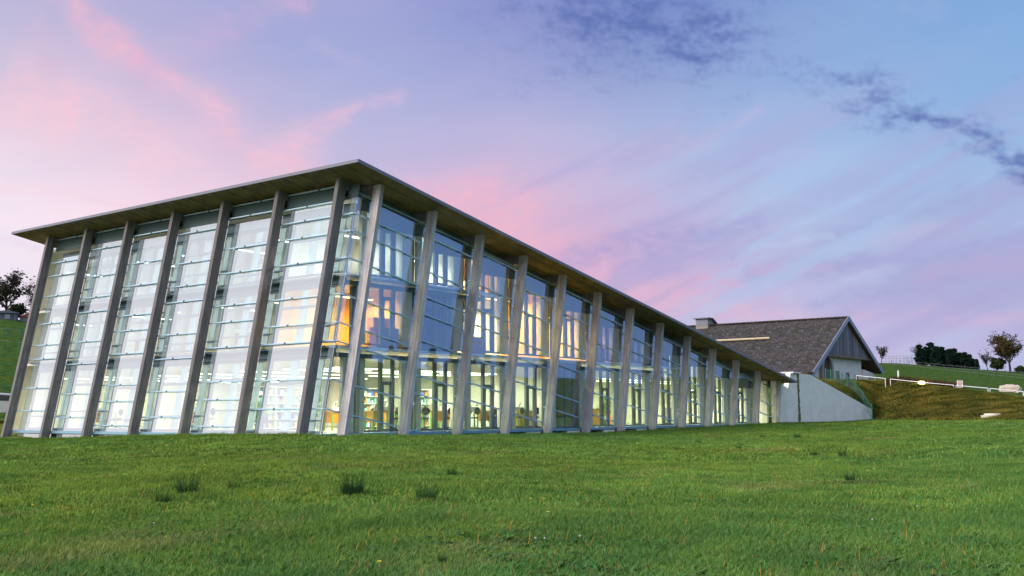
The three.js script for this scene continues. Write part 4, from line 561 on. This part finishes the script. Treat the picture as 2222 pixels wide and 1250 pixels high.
function wireFence(label, list, h, mat, wires, grp) { const pts = list.map(([x, y, r]) => { const p = at(x, y, r); return V(p.x, groundAt(p.x, p.z), p.z); }), o = pts[0], t = thing('wire_fence', label, 'fence', o.toArray()); pts.forEach((p) => part(t, 'post', limb(V(p.x - o.x, p.y - o.y - .2, p.z - o.z), V(p.x - o.x, p.y - o.y + h, p.z - o.z), .06, .05, 5), mat)); for (let k = 0; k < pts.length - 1; k++) for (let w = 1; w <= wires; w++) part(t, 'wire', limb(pts[k].clone().sub(o).add(V(0, h * w / (wires + .3), 0)), pts[k + 1].clone().sub(o).add(V(0, h * w / (wires + .3), 0)), .022, .022, 3), M.galv); }
wireFence('upper green post fence on the left pasture', [[-30, 738, 188], [13, 737, 188], [43, 739, 188], [75, 742, 188]], 1.5, M.greenPaint, 1);
wireFence('lower green post fence on the left pasture', [[-20, 760, 168], [16, 759, 168], [41, 761, 168], [70, 764, 168]], 1.5, M.greenPaint, 1);
wireFence('dark wire fence crossing the hillside meadow on the right', [...Array(17)].map((_, k) => [1935 + k * 19, 799 + k * 1.3, 268 - k * 4.5]), 1.6, M.clip, 3);
for (const [x, r, w, lab] of [[1950, 322, 9, 'dark lattice enclosure on the hilltop nearest the thin tree'], [1990, 322, 7, 'dark lattice enclosure on the hilltop beside the dark pines']]) { const p = at(x, 790, r), t = thing('lattice_enclosure', lab, 'fence', [p.x, groundAt(p.x, p.z) - .2, p.z], -YAW - .35), n = 9; for (let k = 0; k <= n; k++) part(t, 'bar', box(-w / 2 + k * w / n - .06, -w / 2 + k * w / n + .06, 0, 2.4, -.06, .06), M.galv); for (const y of [.8, 1.6, 2.3]) part(t, 'cross_bar', box(-w / 2 - .06, w / 2 + .06, y, y + .1, .061, .12), M.galv); }

// ================================================================ trees
function branches(seed, H, spread, up, depth, r0, lean = 0) {   // tapered limbs and the places where foliage grows
  const r = rng(seed), gs = [], tips = [];
  const grow = (p, d, len, rad, k) => { let q = p.clone(), dir = d.clone(); const n = k === 0 ? 4 : 3; for (let i = 0; i < n; i++) { const e = q.clone().addScaledVector(dir, len / n), ra = lerp(rad, rad * .62, i / n), rb = lerp(rad, rad * .62, (i + 1) / n); gs.push(limb(q, e, ra, rb, k < 2 ? 7 : 4)); if (k > 0 && k < depth) tips.push(e); q = e; dir.add(V((r() - .5) * .3, (r() - .35) * .22 * up, (r() - .5) * .3)).normalize(); if (k < depth && (k > 0 || i >= 1)) { const m = k === 0 ? 3 : 1 + (r() > .4 ? 1 : 0); for (let c = 0; c < m; c++) { const a = r() * 6.283, s = spread * (.7 + r() * .6), side = V(Math.cos(a), 0, Math.sin(a)).addScaledVector(dir, -dir.dot(V(Math.cos(a), 0, Math.sin(a)))).normalize(); grow(q, dir.clone().addScaledVector(side, s).add(V(0, .18 * up, 0)).normalize(), len * (.5 + r() * .25), rad * .5, k + 1); } } } if (k >= depth) tips.push(q); };
  grow(V(0, -.3, 0), V(lean, 1, 0).normalize(), H * .55, r0, 0); return [gs, tips];
}
function leaves(tips, n, size, spread, seed, flat = 1) { const r = rng(seed), p = [], id = []; for (let i = 0; i < n; i++) { const t = tips[Math.floor(r() * tips.length)], c = V(t.x + (r() + r() - 1) * spread, t.y + (r() + r() - 1) * spread * flat, t.z + (r() + r() - 1) * spread), a = V(r() - .5, r() - .5, r() - .5).normalize(), b = V(r() - .5, r() - .5, r() - .5).cross(a).normalize(), s = size * (.6 + r() * .8), k = p.length / 3; for (const [u, v] of [[-1, 0], [0, -.55], [1, 0], [0, .55]]) p.push(c.x + (a.x * u + b.x * v) * s, c.y + (a.y * u + b.y * v) * s, c.z + (a.z * u + b.z * v) * s); id.push(k, k + 1, k + 2, k, k + 2, k + 3); } const g = new THREE.BufferGeometry(); g.setAttribute('position', new THREE.Float32BufferAttribute(p, 3)); g.setAttribute('uv', new THREE.Float32BufferAttribute(new Float32Array(p.length / 3 * 2), 2)); g.setIndex(id); g.computeVertexNormals(); return g; }
function tree(name, label, pos, o) { const t = thing(name, label, 'tree', pos, o.turn || 0, o.group), [gs, tips] = branches(o.seed, o.H, o.spread, o.up, o.depth, o.r0, o.lean); part(t, 'trunk', merge(gs), M.bark); if (o.leaves) part(t, 'crown', leaves(tips, o.leaves, o.size, o.clump, o.seed + 5, .7), o.mat); return t; }
for (const [x, z, h, lab] of [[1.75, -3.7, 1.5, 'leafy potted plant inside the end front glass near the corner'], [1.55, -6.9, 1.2, 'small potted plant inside the end front glass, second bay'], [23.9, -2.6, 1.7, 'green potted plant behind the sixth ground floor bay']]) { const t = thing('potted_plant', lab, 'plant', [x, 1.9, z]), [gs, tips] = branches(Math.round(x * 7), h, .7, 1, 2, .025); part(t, 'pot', new THREE.CylinderGeometry(.2, .15, .36, 14).translate(0, .18, 0), M.grey2); part(t, 'stems', merge(gs).translate(0, .35, 0), M.bark); part(t, 'leaves', leaves(tips, 260, .11, .22, 5, 1).translate(0, .35, 0), M.green); }
const onHill = (x, y, r) => { const p = at(x, y, r); return [p.x, groundAt(p.x, p.z) - .1, p.z]; };
tree('deciduous_tree', 'large half bare tree beside the shed at the top of the left pasture', onHill(12, 690, 226), { seed: 3, H: 7.9, spread: .95, up: 1, depth: 4, r0: .3, leaves: 2000, size: .26, clump: .9, mat: M.leafDark });
tree('deciduous_tree', 'small thin tree partly hidden by the leftmost leaning column', onHill(76, 700, 232), { seed: 8, H: 8, spread: .6, up: 1.3, depth: 4, r0: .16, leaves: 700, size: .2, clump: .6, mat: M.leafDark });
tree('shrub', 'dark bushy shrub between the shed and the leaning column on the left hilltop', onHill(38, 694, 224), { seed: 12, H: 3.2, spread: 1, up: .8, depth: 3, r0: .12, leaves: 2600, size: .22, clump: .7, mat: M.bush });
{ const p = onHill(15, 692, 222), t = thing('shed', 'small blue-grey timber shed under the big tree on the left hilltop', 'shed', p, -YAW + .45); part(t, 'wall', box(-1.9, 1.9, -.3, 1.1, -1.3, 1.3), std({ map: plankMap, color: rgb(.24, .3, .4) })); part(t, 'roof', prism([[-2.1, 1.1], [2.1, 1.1], [2.1, 1.2], [0, 1.6], [-2.1, 1.4]], -1.6, 1.6), M.darkFrame); part(t, 'door', box(-.4, .5, 0, .9, 1.303, 1.34), M.grey2); }
{ const p = onHill(60, 697, 224), t = thing('hut', 'low red roofed hut at the edge of the left hilltop beside the shrub', 'hut', p, -YAW + .4); part(t, 'wall', box(-1.4, 1.4, 0, .9, -1, 1), M.stone); part(t, 'roof', prism([[-1.7, .9], [1.7, .9], [0, 1.7]], -1.2, 1.2), std({ color: rgb(.32, .07, .05) })); }
tree('deciduous_tree', 'large round autumn tree at the right edge of the hilltop', onHill(2192, 801, 300), { seed: 21, H: 9.5, spread: .98, up: .9, depth: 4, r0: .3, leaves: 5200, size: .2, clump: .5, mat: M.autumn });
tree('deciduous_tree', 'thin lone tree with a sparse top beside the farmhouse roof', onHill(1913, 785, 325), { seed: 31, H: 4.6, spread: .5, up: 1.2, depth: 3, r0: .16, leaves: 420, size: .2, clump: .35, mat: M.leafDark });
tree('deciduous_tree', 'bare tree rising behind the left end of the dark pines', onHill(1999, 793, 332), { seed: 14, H: 6.6, spread: .8, up: 1, depth: 4, r0: .16, leaves: 0 });
tree('shrub', 'bare upright shrub left of the large autumn tree', onHill(2143, 803, 300), { seed: 44, H: 4.6, spread: .6, up: 1.5, depth: 4, r0: .1, leaves: 300, size: .18, clump: .4, mat: M.leafDark });
tree('shrub', 'dense dark shrub at the foot of the large autumn tree', onHill(2163, 804, 298), { seed: 47, H: 3.4, spread: 1, up: .7, depth: 3, r0: .12, leaves: 3000, size: .24, clump: .7, mat: M.bush });
tree('shrub', 'brown bare bush under the left end of the dark pines', onHill(2003, 796, 318), { seed: 53, H: 1.8, spread: 1, up: .8, depth: 3, r0: .07, leaves: 500, size: .16, clump: .4, mat: M.autumn });
tree('hedge', 'low dark hedge to the right of the large autumn tree', onHill(2214, 806, 296), { seed: 57, H: 1.7, spread: 1.2, up: .5, depth: 3, r0: .06, leaves: 2200, size: .22, clump: .8, mat: M.bush });
function pine(seed, H, wide) { const t = thing('pine_tree', '', 'tree', [0, 0, 0]), r = rng(seed); part(t, 'trunk', limb(V(0, -.3, 0), V(0, H * .95, 0), .16, .03, 7), M.bark); const tips = []; for (let k = 0; k < 70; k++) { const h = .07 + .93 * Math.pow(r(), .9), a = r() * 6.283, rad = wide * (1 - h * .8) * (.3 + .7 * r()) * (1 + .3 * Math.sin(a * 2 + seed)); tips.push(V(Math.cos(a) * rad, H * h - rad * .1, Math.sin(a) * rad)); } part(t, 'crown', leaves(tips, 3400, .3, .5, seed + 1, .6), M.pine); return t; }
{ const vs = [pine(1, 6.3, 2.0), pine(2, 5.5, 2.1), pine(3, 4.8, 1.9)], firsts = [true, true, true];
  [[1997, 0, .9], [2009, 1, .95], [2021, 0, 1.08], [2032, 2, 1.15], [2043, 1, 1.0], [2051, 2, 1.05], [2062, 1, .92], [2072, 0, .86], [2083, 2, .98], [2093, 1, .8], [2103, 2, .86], [2112, 1, .62], [2120, 2, .58], [2037, 1, .9], [2067, 2, .9]].forEach(([x, v, s], k) => { const pos = onHill(x, 797, 316 + (k % 3) * 5), lab = 'dark pine in the dense hilltop copse right of the farmhouse'; let o = vs[v]; if (firsts[v]) { firsts[v] = false; o.position.set(...pos); o.scale.setScalar(s); tag(o, lab, 'tree', 'dark pines of the hilltop copse'); } else { o = copyOf(vs[v], lab, pos, k * 1.3, s); tag(o, lab, 'tree', 'dark pines of the hilltop copse'); } });
  // the wooded rise behind the viewpoint that the long glass front mirrors
  const rr = rng(91); for (let k = 0; k < 34; k++) { const a = (62 + k * 1.25 + rr()) * Math.PI / 180, [x, z] = polar(a, 285 + rr() * 14); const c = copyOf(vs[k % 3], 'dark conifer on the wooded rise behind the viewpoint', [x, groundAt(x, z) - .3, z], rr() * 6, (a > 1.33 ? 1.5 : .9) * (.7 + rr() * .7)); tag(c, null, 'tree', 'conifers on the rise behind the viewpoint'); }
}
// ================================================================ car at the left edge
{ const p = at(-6, 900, 72), g = groundAt(p.x, p.z), t = thing('parked_car', 'silver car parked beyond the leftmost leaning column', 'car', [p.x, at(0, 906, 72).y, p.z], -YAW + .95);
  const sh = new THREE.Shape(); for (const [k, [x, y]] of [[-2.1, .35], [2.05, .3], [2.15, .55], [2.05, .78], [1.25, .93], [.55, 1.38], [-.9, 1.46], [-1.75, 1.05], [-2.15, .95]].entries()) k ? sh.lineTo(x, y) : sh.moveTo(x, y); sh.closePath(); const b = new THREE.ExtrudeGeometry(sh, { depth: 1.5, bevelEnabled: true, bevelThickness: .1, bevelSize: .06, bevelSegments: 3 }); b.translate(0, 0, -.75); part(t, 'body', b, std({ color: rgb(.78, .8, .84), roughness: .3 }));
  const win = new THREE.Shape(); for (const [k, [x, y]] of [[1.05, .98], [.5, 1.33], [-.85, 1.4], [-1.5, 1.05]].entries()) k ? win.lineTo(x, y) : win.moveTo(x, y); win.closePath(); for (const s of [-1, 1]) { const w = new THREE.ExtrudeGeometry(win, { depth: .02, bevelEnabled: false }); w.translate(0, 0, s > 0 ? .852 : -.872); part(t, 'side_window', w, M.darkGlass); }
  { const w = box(-.02, .02, 0, .78, -.68, .68); w.rotateZ(.98); part(t, 'windscreen', w.translate(1.26, 1.0, 0), M.darkGlass); }
  for (const x of [-1.3, 1.35]) for (const z of [-.78, .78]) { const w = part(t, 'wheel', new THREE.CylinderGeometry(.32, .32, .2, 18).rotateX(Math.PI / 2).translate(x, .32, z), M.chair); part(w, 'rim', new THREE.CylinderGeometry(.2, .2, .03, 12).rotateX(Math.PI / 2).translate(x, .32, z + Math.sign(z) * .1), M.chrome); }
  for (const z of [-.6, .6]) part(t, 'headlight', new THREE.SphereGeometry(.15, 10, 6).scale(.5, .6, 1.2).translate(2.1, .7, z), M.darkGlass); part(t, 'grille', box(2.16, 2.23, .42, .6, -.45, .45), M.chair);
}
// ================================================================ grass
function tuft(seed, n, h, spread, w, lay) { const r = rng(seed), p = [], nn = [], id = [], col = []; for (let i = 0; i < n; i++) { const a = r() * 6.283, d = Math.sqrt(r()) * spread, x = Math.cos(a) * d, z = Math.sin(a) * d, b = r() * 6.283, bend = (lay + r() * .7) * h, H = h * (.5 + r() * .6), dx = Math.cos(b), dz = Math.sin(b), sx = -dz * w / 2, sz = dx * w / 2, k = p.length / 3, y = r(), tint = y > .92 ? [2.0, 1.25, .6] : y > .84 ? [1.35, 1.3, 2] : y < .06 ? [2.2, 1.7, 1.6] : [.7 + r() * .5, .75 + r() * .5, .6 + r() * .5];
  p.push(x - sx, -.02, z - sz, x + sx, -.02, z + sz, x + dx * bend * .35 - sx * .8, H * .6, z + dz * bend * .35 - sz * .8, x + dx * bend * .35 + sx * .8, H * .6, z + dz * bend * .35 + sz * .8, x + dx * bend, H, z + dz * bend); for (let j = 0; j < 5; j++) { nn.push(-dx * .5, .8, -dz * .5); col.push(...tint); } id.push(k, k + 1, k + 3, k, k + 3, k + 2, k + 2, k + 3, k + 4); }
  const g = new THREE.BufferGeometry(); g.setAttribute('position', new THREE.Float32BufferAttribute(p, 3)); g.setAttribute('color', new THREE.Float32BufferAttribute(col, 3)); g.setIndex(id); g.computeVertexNormals(); return g; }
const grassMat = lam({ color: rgb(1, 1, 1), vertexColors: true });
function scatter(name, label, geo, list, cat) { const m = new THREE.InstancedMesh(geo, grassMat, list.length), o = new THREE.Object3D(), c = new THREE.Color(); list.forEach(([x, y, z, s, sy, t, col], i) => { o.position.set(x, y, z); o.rotation.y = t; o.scale.set(s, sy, s); o.updateMatrix(); m.setMatrixAt(i, o.matrix); m.setColorAt(i, c.setRGB(...col)); }); m.name = name; tag(m, label, cat, null, 'stuff'); m.castShadow = m.receiveShadow = true; scene.add(m); }
{ const r = rng(123), near = [], mid = [], farr = [], lim = (x, z) => z > -.1 || x < -1.7;
  const hue = (x, z) => { const f = fbm(x * .22, z * .22, 4), g = fbm(x * .8 + 50, z * .8, 3), w = fbm(x * .05 + 9, z * .05, 3), b = .9 + f * .26 + g * .28, y = clamp(.5 + w * 1.1 + g * .7, 0, 1), dry = sstep(fbm(x * .16 + 70, z * .45 + 8, 4), .2, .46); return [lerp(.11, .18, y) * b + dry * .05, lerp(.245, .28, y) * b, lerp(.06, .048, y) * b + dry * .02]; };
  const add = (arr, a0, a1, r0, r1, dens, s0) => { const n = Math.round(.5 * (a1 - a0) * (r1 * r1 - r0 * r0) * dens); for (let i = 0; i < n; i++) { const a = lerp(a0, a1, r()), R = Math.sqrt(lerp(r0 * r0, r1 * r1, r())), [x, z] = polar(a, R); if (!lim(x, z)) continue; const k = knots(a); if (R > k[4] + 1) continue; const th = .75 + .7 * sstep(fbm(x * .35 + 4, z * .35, 3), -.3, .5), s = s0 * (.75 + r() * .5); arr.push([x, groundAt(x, z), z, s, s * th, r() * 6.283, hue(x, z)]); } };
  add(near, -.6, .64, 8, 16, 330, .85); add(mid, -.6, .64, 16, 30, 150, 1); add(farr, -.56, .62, 30, 62, 55, 1.35); add(farr, .1, .6, 62, 99, 22, 1.9);
  scatter('lawn_grass_near', 'fine grass blades of the lawn in the foreground', tuft(1, 16, .075, .075, .0058, .35), near, 'grass'); scatter('lawn_grass', 'short grass of the lawn in the middle distance', tuft(2, 14, .072, .1, .008, .35), mid, 'grass'); scatter('lawn_grass_far', 'short grass of the lawn close to the building', tuft(3, 12, .07, .14, .012, .35), farr, 'grass');
  const weeds2 = []; for (let i = 0; i < 1500; i++) { const a = lerp(-.47, .47, r()), R = 9 + r() * r() * 34, [x, z] = polar(a, R); if (!lim(x, z) || fbm(x * .3 + 21, z * .3, 3) < .02) continue; weeds2.push([x, groundAt(x, z), z, .7 + r() * .8, .5 + r() * .5, r() * 6.283, [.05 + r() * .04, .13 + r() * .06, .05 + r() * .03]]); }
  scatter('lawn_weeds', 'broad leaved weeds and clover scattered through the lawn', tuft(12, 9, .075, .1, .034, .9), weeds2, 'weeds');
  const stalks = []; for (let i = 0; i < 2200; i++) { const a = lerp(-.47, .47, r()), R = 9 + r() * 26, [x, z] = polar(a, R); if (lim(x, z)) stalks.push([x, groundAt(x, z), z, 1, .7 + r() * .9, r() * 6.283, [.3, .22, .09]]); }
  scatter('dead_stalks', 'thin straw coloured stalks standing in the lawn', tuft(14, 3, .15, .05, .004, .4), stalks, 'grass');
  const edge = []; for (let i = 0; i < 9000; i++) { const lf = r() < .38, x = lf ? -1.55 - r() * .9 : lerp(-1.5, 65, Math.pow(r(), .9)), z = lf ? lerp(.3, -27, r()) : .05 + Math.abs(r() + r() - 1) * 1.2; edge.push([x, groundAt(x, z) - .01, z, 1, .55 + r() * r() * 1.3, r() * 6.283, hue(x, z)]); }
  scatter('edge_grass', 'longer grass along the foot of the glass building and wing wall', tuft(9, 12, .15, .16, .012, .5), edge, 'grass');
  const bank = []; for (let i = 0; i < 34000; i++) { const a = lerp(bearing(1750), .5, r()), k = knots(a), wl = a < bearing(1893), R = wl ? lerp(k[6] + .2, k[8] + 1.5, r()) : a < BW1 ? lerp(k[4] - .4, k[8] + 1, r()) : lerp(k[4] - .6, k[6] + 1.5, r()), [x, z] = polar(a, R); if (wl && z > -.9) continue; const f = fbm(x * .5, z * .5, 3), g = fbm(x * .15 + 3, z * .15, 3), y = clamp(.55 + f * 1.2 + g * .6, 0, 1), b = .8 + f * .6; bank.push([x, groundAt(x, z) - .02, z, .8 + r() * .7, .7 + r() * .6, r() * 6.283, [lerp(.14, .36, y) * b, lerp(.2, .31, y) * b, lerp(.05, .085, y) * b]]); }
  scatter('bank_grass', 'rough yellow-green grass lying on the bank', tuft(4, 16, .26, .22, .022, 1.1), bank, 'grass');
  const weeds = []; for (let i = 0; i < 900; i++) { const a = lerp(bearing(1935), bearing(2085), r()), k = knots(a), R = k[6] + 3 + r() * 5, [x, z] = polar(a, R); weeds.push([x, groundAt(x, z), z, 1 + r(), 1 + r() * 1.2, r() * 6.28, [.05 + r() * .05, .04 + r() * .03, .03]]); } scatter('dry_weeds', 'brown dry weeds behind the white railings', tuft(6, 14, .4, .25, .03, .5), weeds, 'weeds');
}
// rush clumps and flowers in the lawn
function rush(seed, n, h, sp) { const r = rng(seed), t = thing('rush_clump', '', 'plant', [0, 0, 0], 0), gs = [[], [], []]; for (let i = 0; i < n; i++) { const a = r() * 6.283, d = Math.sqrt(r()) * sp * .45, b = a + (r() - .5), l = h * (.28 + r() * r() * .8), k = .05 + r() * .42, p0 = V(Math.cos(a) * d, -.03, Math.sin(a) * d), p1 = p0.clone().add(V(Math.cos(b) * k * l * .4, l * .6, Math.sin(b) * k * l * .4)), p2 = p1.clone().add(V(Math.cos(b) * k * l * .6, l * .42, Math.sin(b) * k * l * .6)); gs[i % 3].push(limb(p0, p1, .006, .005, 3), limb(p1, p2, .005, .001, 3)); } gs.forEach((g) => part(t, 'blades', merge(g), M.rush)); return t; }
const rushP = rush(3, 210, .85, .62); let fr = true;
[[405, 1078, 1, 'largest dark rush clump in the left of the lawn'], [353, 1097, .78, 'rush clump just left of and in front of the largest one'], [507, 1068, .5, 'small rush clump to the right of the largest one'], [765, 1076, .95, 'wide rush clump in the lawn below the near building corner'], [925, 1088, .8, 'rush clump right of the wide one, nearer the viewer'], [980, 1035, .5, 'low spread rush clump beneath the third long front bay'], [636, 1078, .32, 'faint small rush clump between the two big groups'], [660, 1080, .25, 'tiny rush tuft beside the faint small clump'],
  [1603, 976, .55, 'rush clump in front of the low end of the building'], [1766, 991, .5, 'small rush clump in front of the wing wall'], [1828, 995, .75, 'larger rush clump in front of the wing wall'], [2144, 970, .55, 'rush clump at the right near the concrete slabs'], [1845, 1047, .5, 'low rush clump nearer the viewer on the right side'], [1655, 953, .6, 'broad dark weed near the low end of the building'], [1730, 952, .55, 'second dark weed near the low end of the building'], [1516, 965, .5, 'faint rush clump before the middle of the building'], [960, 1222, .3, 'dark broad weed in the near foreground']].forEach(([x, y, s, lab]) => {
  let p = EYE.clone(); for (let R = 8; R < 110; R += .1) { const q = at(x, y, R); if (q.y < groundAt(q.x, q.z)) { p = q; break; } } const pos = [p.x, groundAt(p.x, p.z), p.z]; if (fr) { fr = false; rushP.position.set(...pos); rushP.scale.setScalar(s * .6); tag(rushP, lab, 'plant'); } else copyOf(rushP, lab, pos, x, [s * .6 * (1 + .35 * Math.sin(x)), s * .6 * (.95 + .2 * Math.cos(x * 3)), s * .6 * (1 + .3 * Math.cos(x * 1.7))]); });
function flower(y) { const t = thing(y ? 'buttercup' : 'clover_flower', '', 'flower'); part(t, 'stem', limb(V(0, -.02, 0), V(0, .11, 0), .003, .002, 4), M.green); if (y) for (let k = 0; k < 5; k++) { const a = k * 1.2566; part(t, 'petal', new THREE.SphereGeometry(.016, 6, 4).scale(1, .35, .8).translate(.014, .115, 0).rotateY(a), M.petalY); } else part(t, 'flower_head', new THREE.IcosahedronGeometry(.02, 1).translate(0, .12, 0), M.petalW); return t; }
const fy = flower(true), fw = flower(false); let f1 = true, f2 = true;
[[445, 1009, 1, 'upper yellow flower of the pair in the left lawn'], [444, 1017, 1, 'lower yellow flower of the pair in the left lawn'], [72, 1095, 1, 'lone yellow flower at the far left of the lawn'], [1152, 1081, 1, 'yellow flower left of the close pair in the middle lawn'], [1181, 1082, 1, 'upper yellow flower of the close pair in the middle lawn'], [1190, 1110, 1, 'yellow flower lowest of the middle lawn group'], [824, 1219, 1, 'bright yellow flower in the near foreground'], [1883, 1021, 1, 'yellow flower on the right lawn below the wing wall'], [1897, 1017, 1, 'yellow flower just right of another on the right lawn'], [1370, 978, 1, 'yellow flower in front of the low bays'],
  [1162, 1163, 0, 'left white clover of the near pair'], [1182, 1163, 0, 'right white clover of the near pair'], [1258, 1158, 0, 'white clover right of the near pair'], [334, 1131, 0, 'pinkish white clover in the left foreground'], [1990, 1095, 0, 'white clover in the right lawn'], [1893, 1123, 0, 'small white clover lower in the right lawn']].forEach(([x, y, w, lab]) => {
  let p = EYE.clone(); for (let R = 8; R < 80; R += .05) { const q = at(x, y, R); if (q.y < groundAt(q.x, q.z) + .1) { p = q; break; } } const pos = [p.x, groundAt(p.x, p.z), p.z], o = w ? fy : fw, sc = w ? .85 : .6; if (w ? f1 : f2) { w ? (f1 = false) : (f2 = false); o.position.set(...pos); o.scale.setScalar(sc); o.userData.label = lab; } else copyOf(o, lab, pos, x, sc); });

// ================================================================ the person standing in the top storey corner room
function figure(joints, bones, res, lo, hi) {   // smooth union of tapered capsules, meshed
  const mc = new MarchingCubes(res, new THREE.MeshStandardMaterial(), false, false, 60000), n = res, S = Math.max(hi.x - lo.x, hi.y - lo.y, hi.z - lo.z), c = lo.clone().add(hi).multiplyScalar(.5), p = V(), ab = V(), ap = V();
  for (let k = 0; k < n; k++) for (let j = 0; j < n; j++) for (let i = 0; i < n; i++) { p.set((i - n / 2) / (n / 2) * S / 2 + c.x, (j - n / 2) / (n / 2) * S / 2 + c.y, (k - n / 2) / (n / 2) * S / 2 + c.z); let s = 0; for (const [a, bb, ra, rb, f] of bones) { const A = joints[a], B = joints[bb]; ab.subVectors(B, A); ap.subVectors(p, A); const t = clamp(ap.dot(ab) / Math.max(ab.lengthSq(), 1e-9), 0, 1), q = A.clone().addScaledVector(ab, t), dx = p.x - q.x, dy = p.y - q.y, dz = (p.z - q.z) * (f || 1); s += Math.exp(-(Math.sqrt(dx * dx + dy * dy + dz * dz) - lerp(ra, rb, t)) * 42); } mc.field[i + j * n + k * n * n] = Math.log(Math.max(s, 1e-30)) / 42; }
  mc.isolation = 0; mc.update(); const g = new THREE.BufferGeometry(), m = mc.count; g.setAttribute('position', new THREE.Float32BufferAttribute(mc.positionArray.slice(0, m * 3), 3)); g.setAttribute('normal', new THREE.Float32BufferAttribute(mc.normalArray.slice(0, m * 3), 3)); g.scale(S / 2, S / 2, S / 2); g.translate(c.x, c.y, c.z); return g;
}
{ const t = thing('person', 'person in a pale blue shirt standing in the top storey corner room', 'person', [4.55, F2 + .0, -3.1], -.7);
  const J = { hip: V(0, .93, 0), waist: V(0, 1.08, 0), chest: V(0, 1.3, .0), neck: V(0, 1.46, .01), head: V(0, 1.6, .03), crown: V(0, 1.68, .01), chin: V(0, 1.53, .075), nose: V(0, 1.595, .118), sl: V(.185, 1.4, 0), sr: V(-.185, 1.4, 0), el: V(.23, 1.13, -.02), er: V(-.23, 1.13, -.02), wl: V(.2, .92, .1), wr: V(-.2, .92, .1), hl: V(.095, .9, 0), hr: V(-.095, .9, 0), kl: V(.1, .5, .02), kr: V(-.1, .5, .02), al: V(.1, .09, -.02), ar: V(-.1, .09, -.02), tl: V(.115, .04, .14), tr: V(-.115, .04, .14), pl: V(.195, .85, .13), pr: V(-.195, .85, .13), earl: V(.078, 1.59, .02), earr: V(-.078, 1.59, .02) };
  const B = [['hip', 'waist', .12, .115, 1.3], ['waist', 'chest', .115, .14, 1.35], ['chest', 'neck', .13, .055], ['sl', 'sr', .06, .06], ['neck', 'head', .052, .07], ['head', 'crown', .085, .085], ['head', 'chin', .075, .045], ['head', 'nose', .05, .012], ['earl', 'earl', .02, .02], ['earr', 'earr', .02, .02], ['hl', 'hr', .085, .085]];
  for (const s of ['l', 'r']) { B.push(['s' + s, 'e' + s, .052, .042], ['e' + s, 'w' + s, .04, .027], ['w' + s, 'p' + s, .03, .034], ['h' + s, 'k' + s, .088, .058], ['k' + s, 'a' + s, .056, .038], ['a' + s, 't' + s, .042, .034]); const w = J['p' + s], o = s === 'l' ? 1 : -1; for (let k = 0; k < 4; k++) { const a = 'f' + s + k, b = 'g' + s + k; J[a] = w.clone().add(V(o * .004, -.005, -.028 + k * .019)); J[b] = J[a].clone().add(V(o * -.012, -.075 + Math.abs(k - 1.4) * .008, .012)); B.push([a, b, .01, .008]); } J['u' + s] = w.clone().add(V(o * -.03, -.02, .05)); B.push(['p' + s, 'u' + s, .014, .01]); }
  part(t, 'body', figure(J, B, 150, V(-.9, -.02, -.9), V(.9, 1.8, .9)), std({ color: rgb(.48, .31, .24), roughness: .7 }));
  const Q = (list) => list.map(([a, b, ra, rb, f]) => [a, b, ra + .012, rb + .012, f]);
  part(t, 'shirt', figure(J, Q([['hip', 'waist', .12, .115, 1.3], ['waist', 'chest', .115, .14, 1.35], ['chest', 'chest', .14, .14, 1.3], ['sl', 'sr', .06, .06], ['sl', 'el', .052, .046], ['sr', 'er', .052, .046], ['el', 'wl', .042, .026], ['er', 'wr', .042, .026]]), 90, V(-.5, .75, -.5), V(.5, 1.75, .5)), std({ color: rgb(.42, .55, .68), roughness: .85 }));
  part(t, 'trousers', figure(J, Q([['hl', 'hr', .09, .09], ['hip', 'hip', .115, .115, 1.2], ['hl', 'kl', .09, .06], ['hr', 'kr', .09, .06], ['kl', 'al', .058, .045], ['kr', 'ar', .058, .045]]), 90, V(-.6, -.02, -.6), V(.6, 1.18, .6)), std({ color: rgb(.04, .045, .06), roughness: .9 }));
  J.hair = V(0, 1.655, -.02); J.hairb = V(0, 1.57, -.05); part(t, 'hair', figure(J, [['hair', 'hairb', .093, .07], ['crown', 'hair', .09, .09]], 60, V(-.2, 1.4, -.2), V(.2, 1.8, .2)), std({ color: rgb(.02, .015, .012), roughness: .8 }));
  for (const s of [-1, 1]) part(t, 'shoe', new THREE.SphereGeometry(.06, 12, 8).scale(.85, .7, 2.1).translate(s * .11, .045, .06), M.chair);
  for (const s of [-1, 1]) part(t, 'eye', new THREE.SphereGeometry(.012, 8, 6).translate(s * .032, 1.615, .098), M.chair);
}

renderer.render(scene, camera);
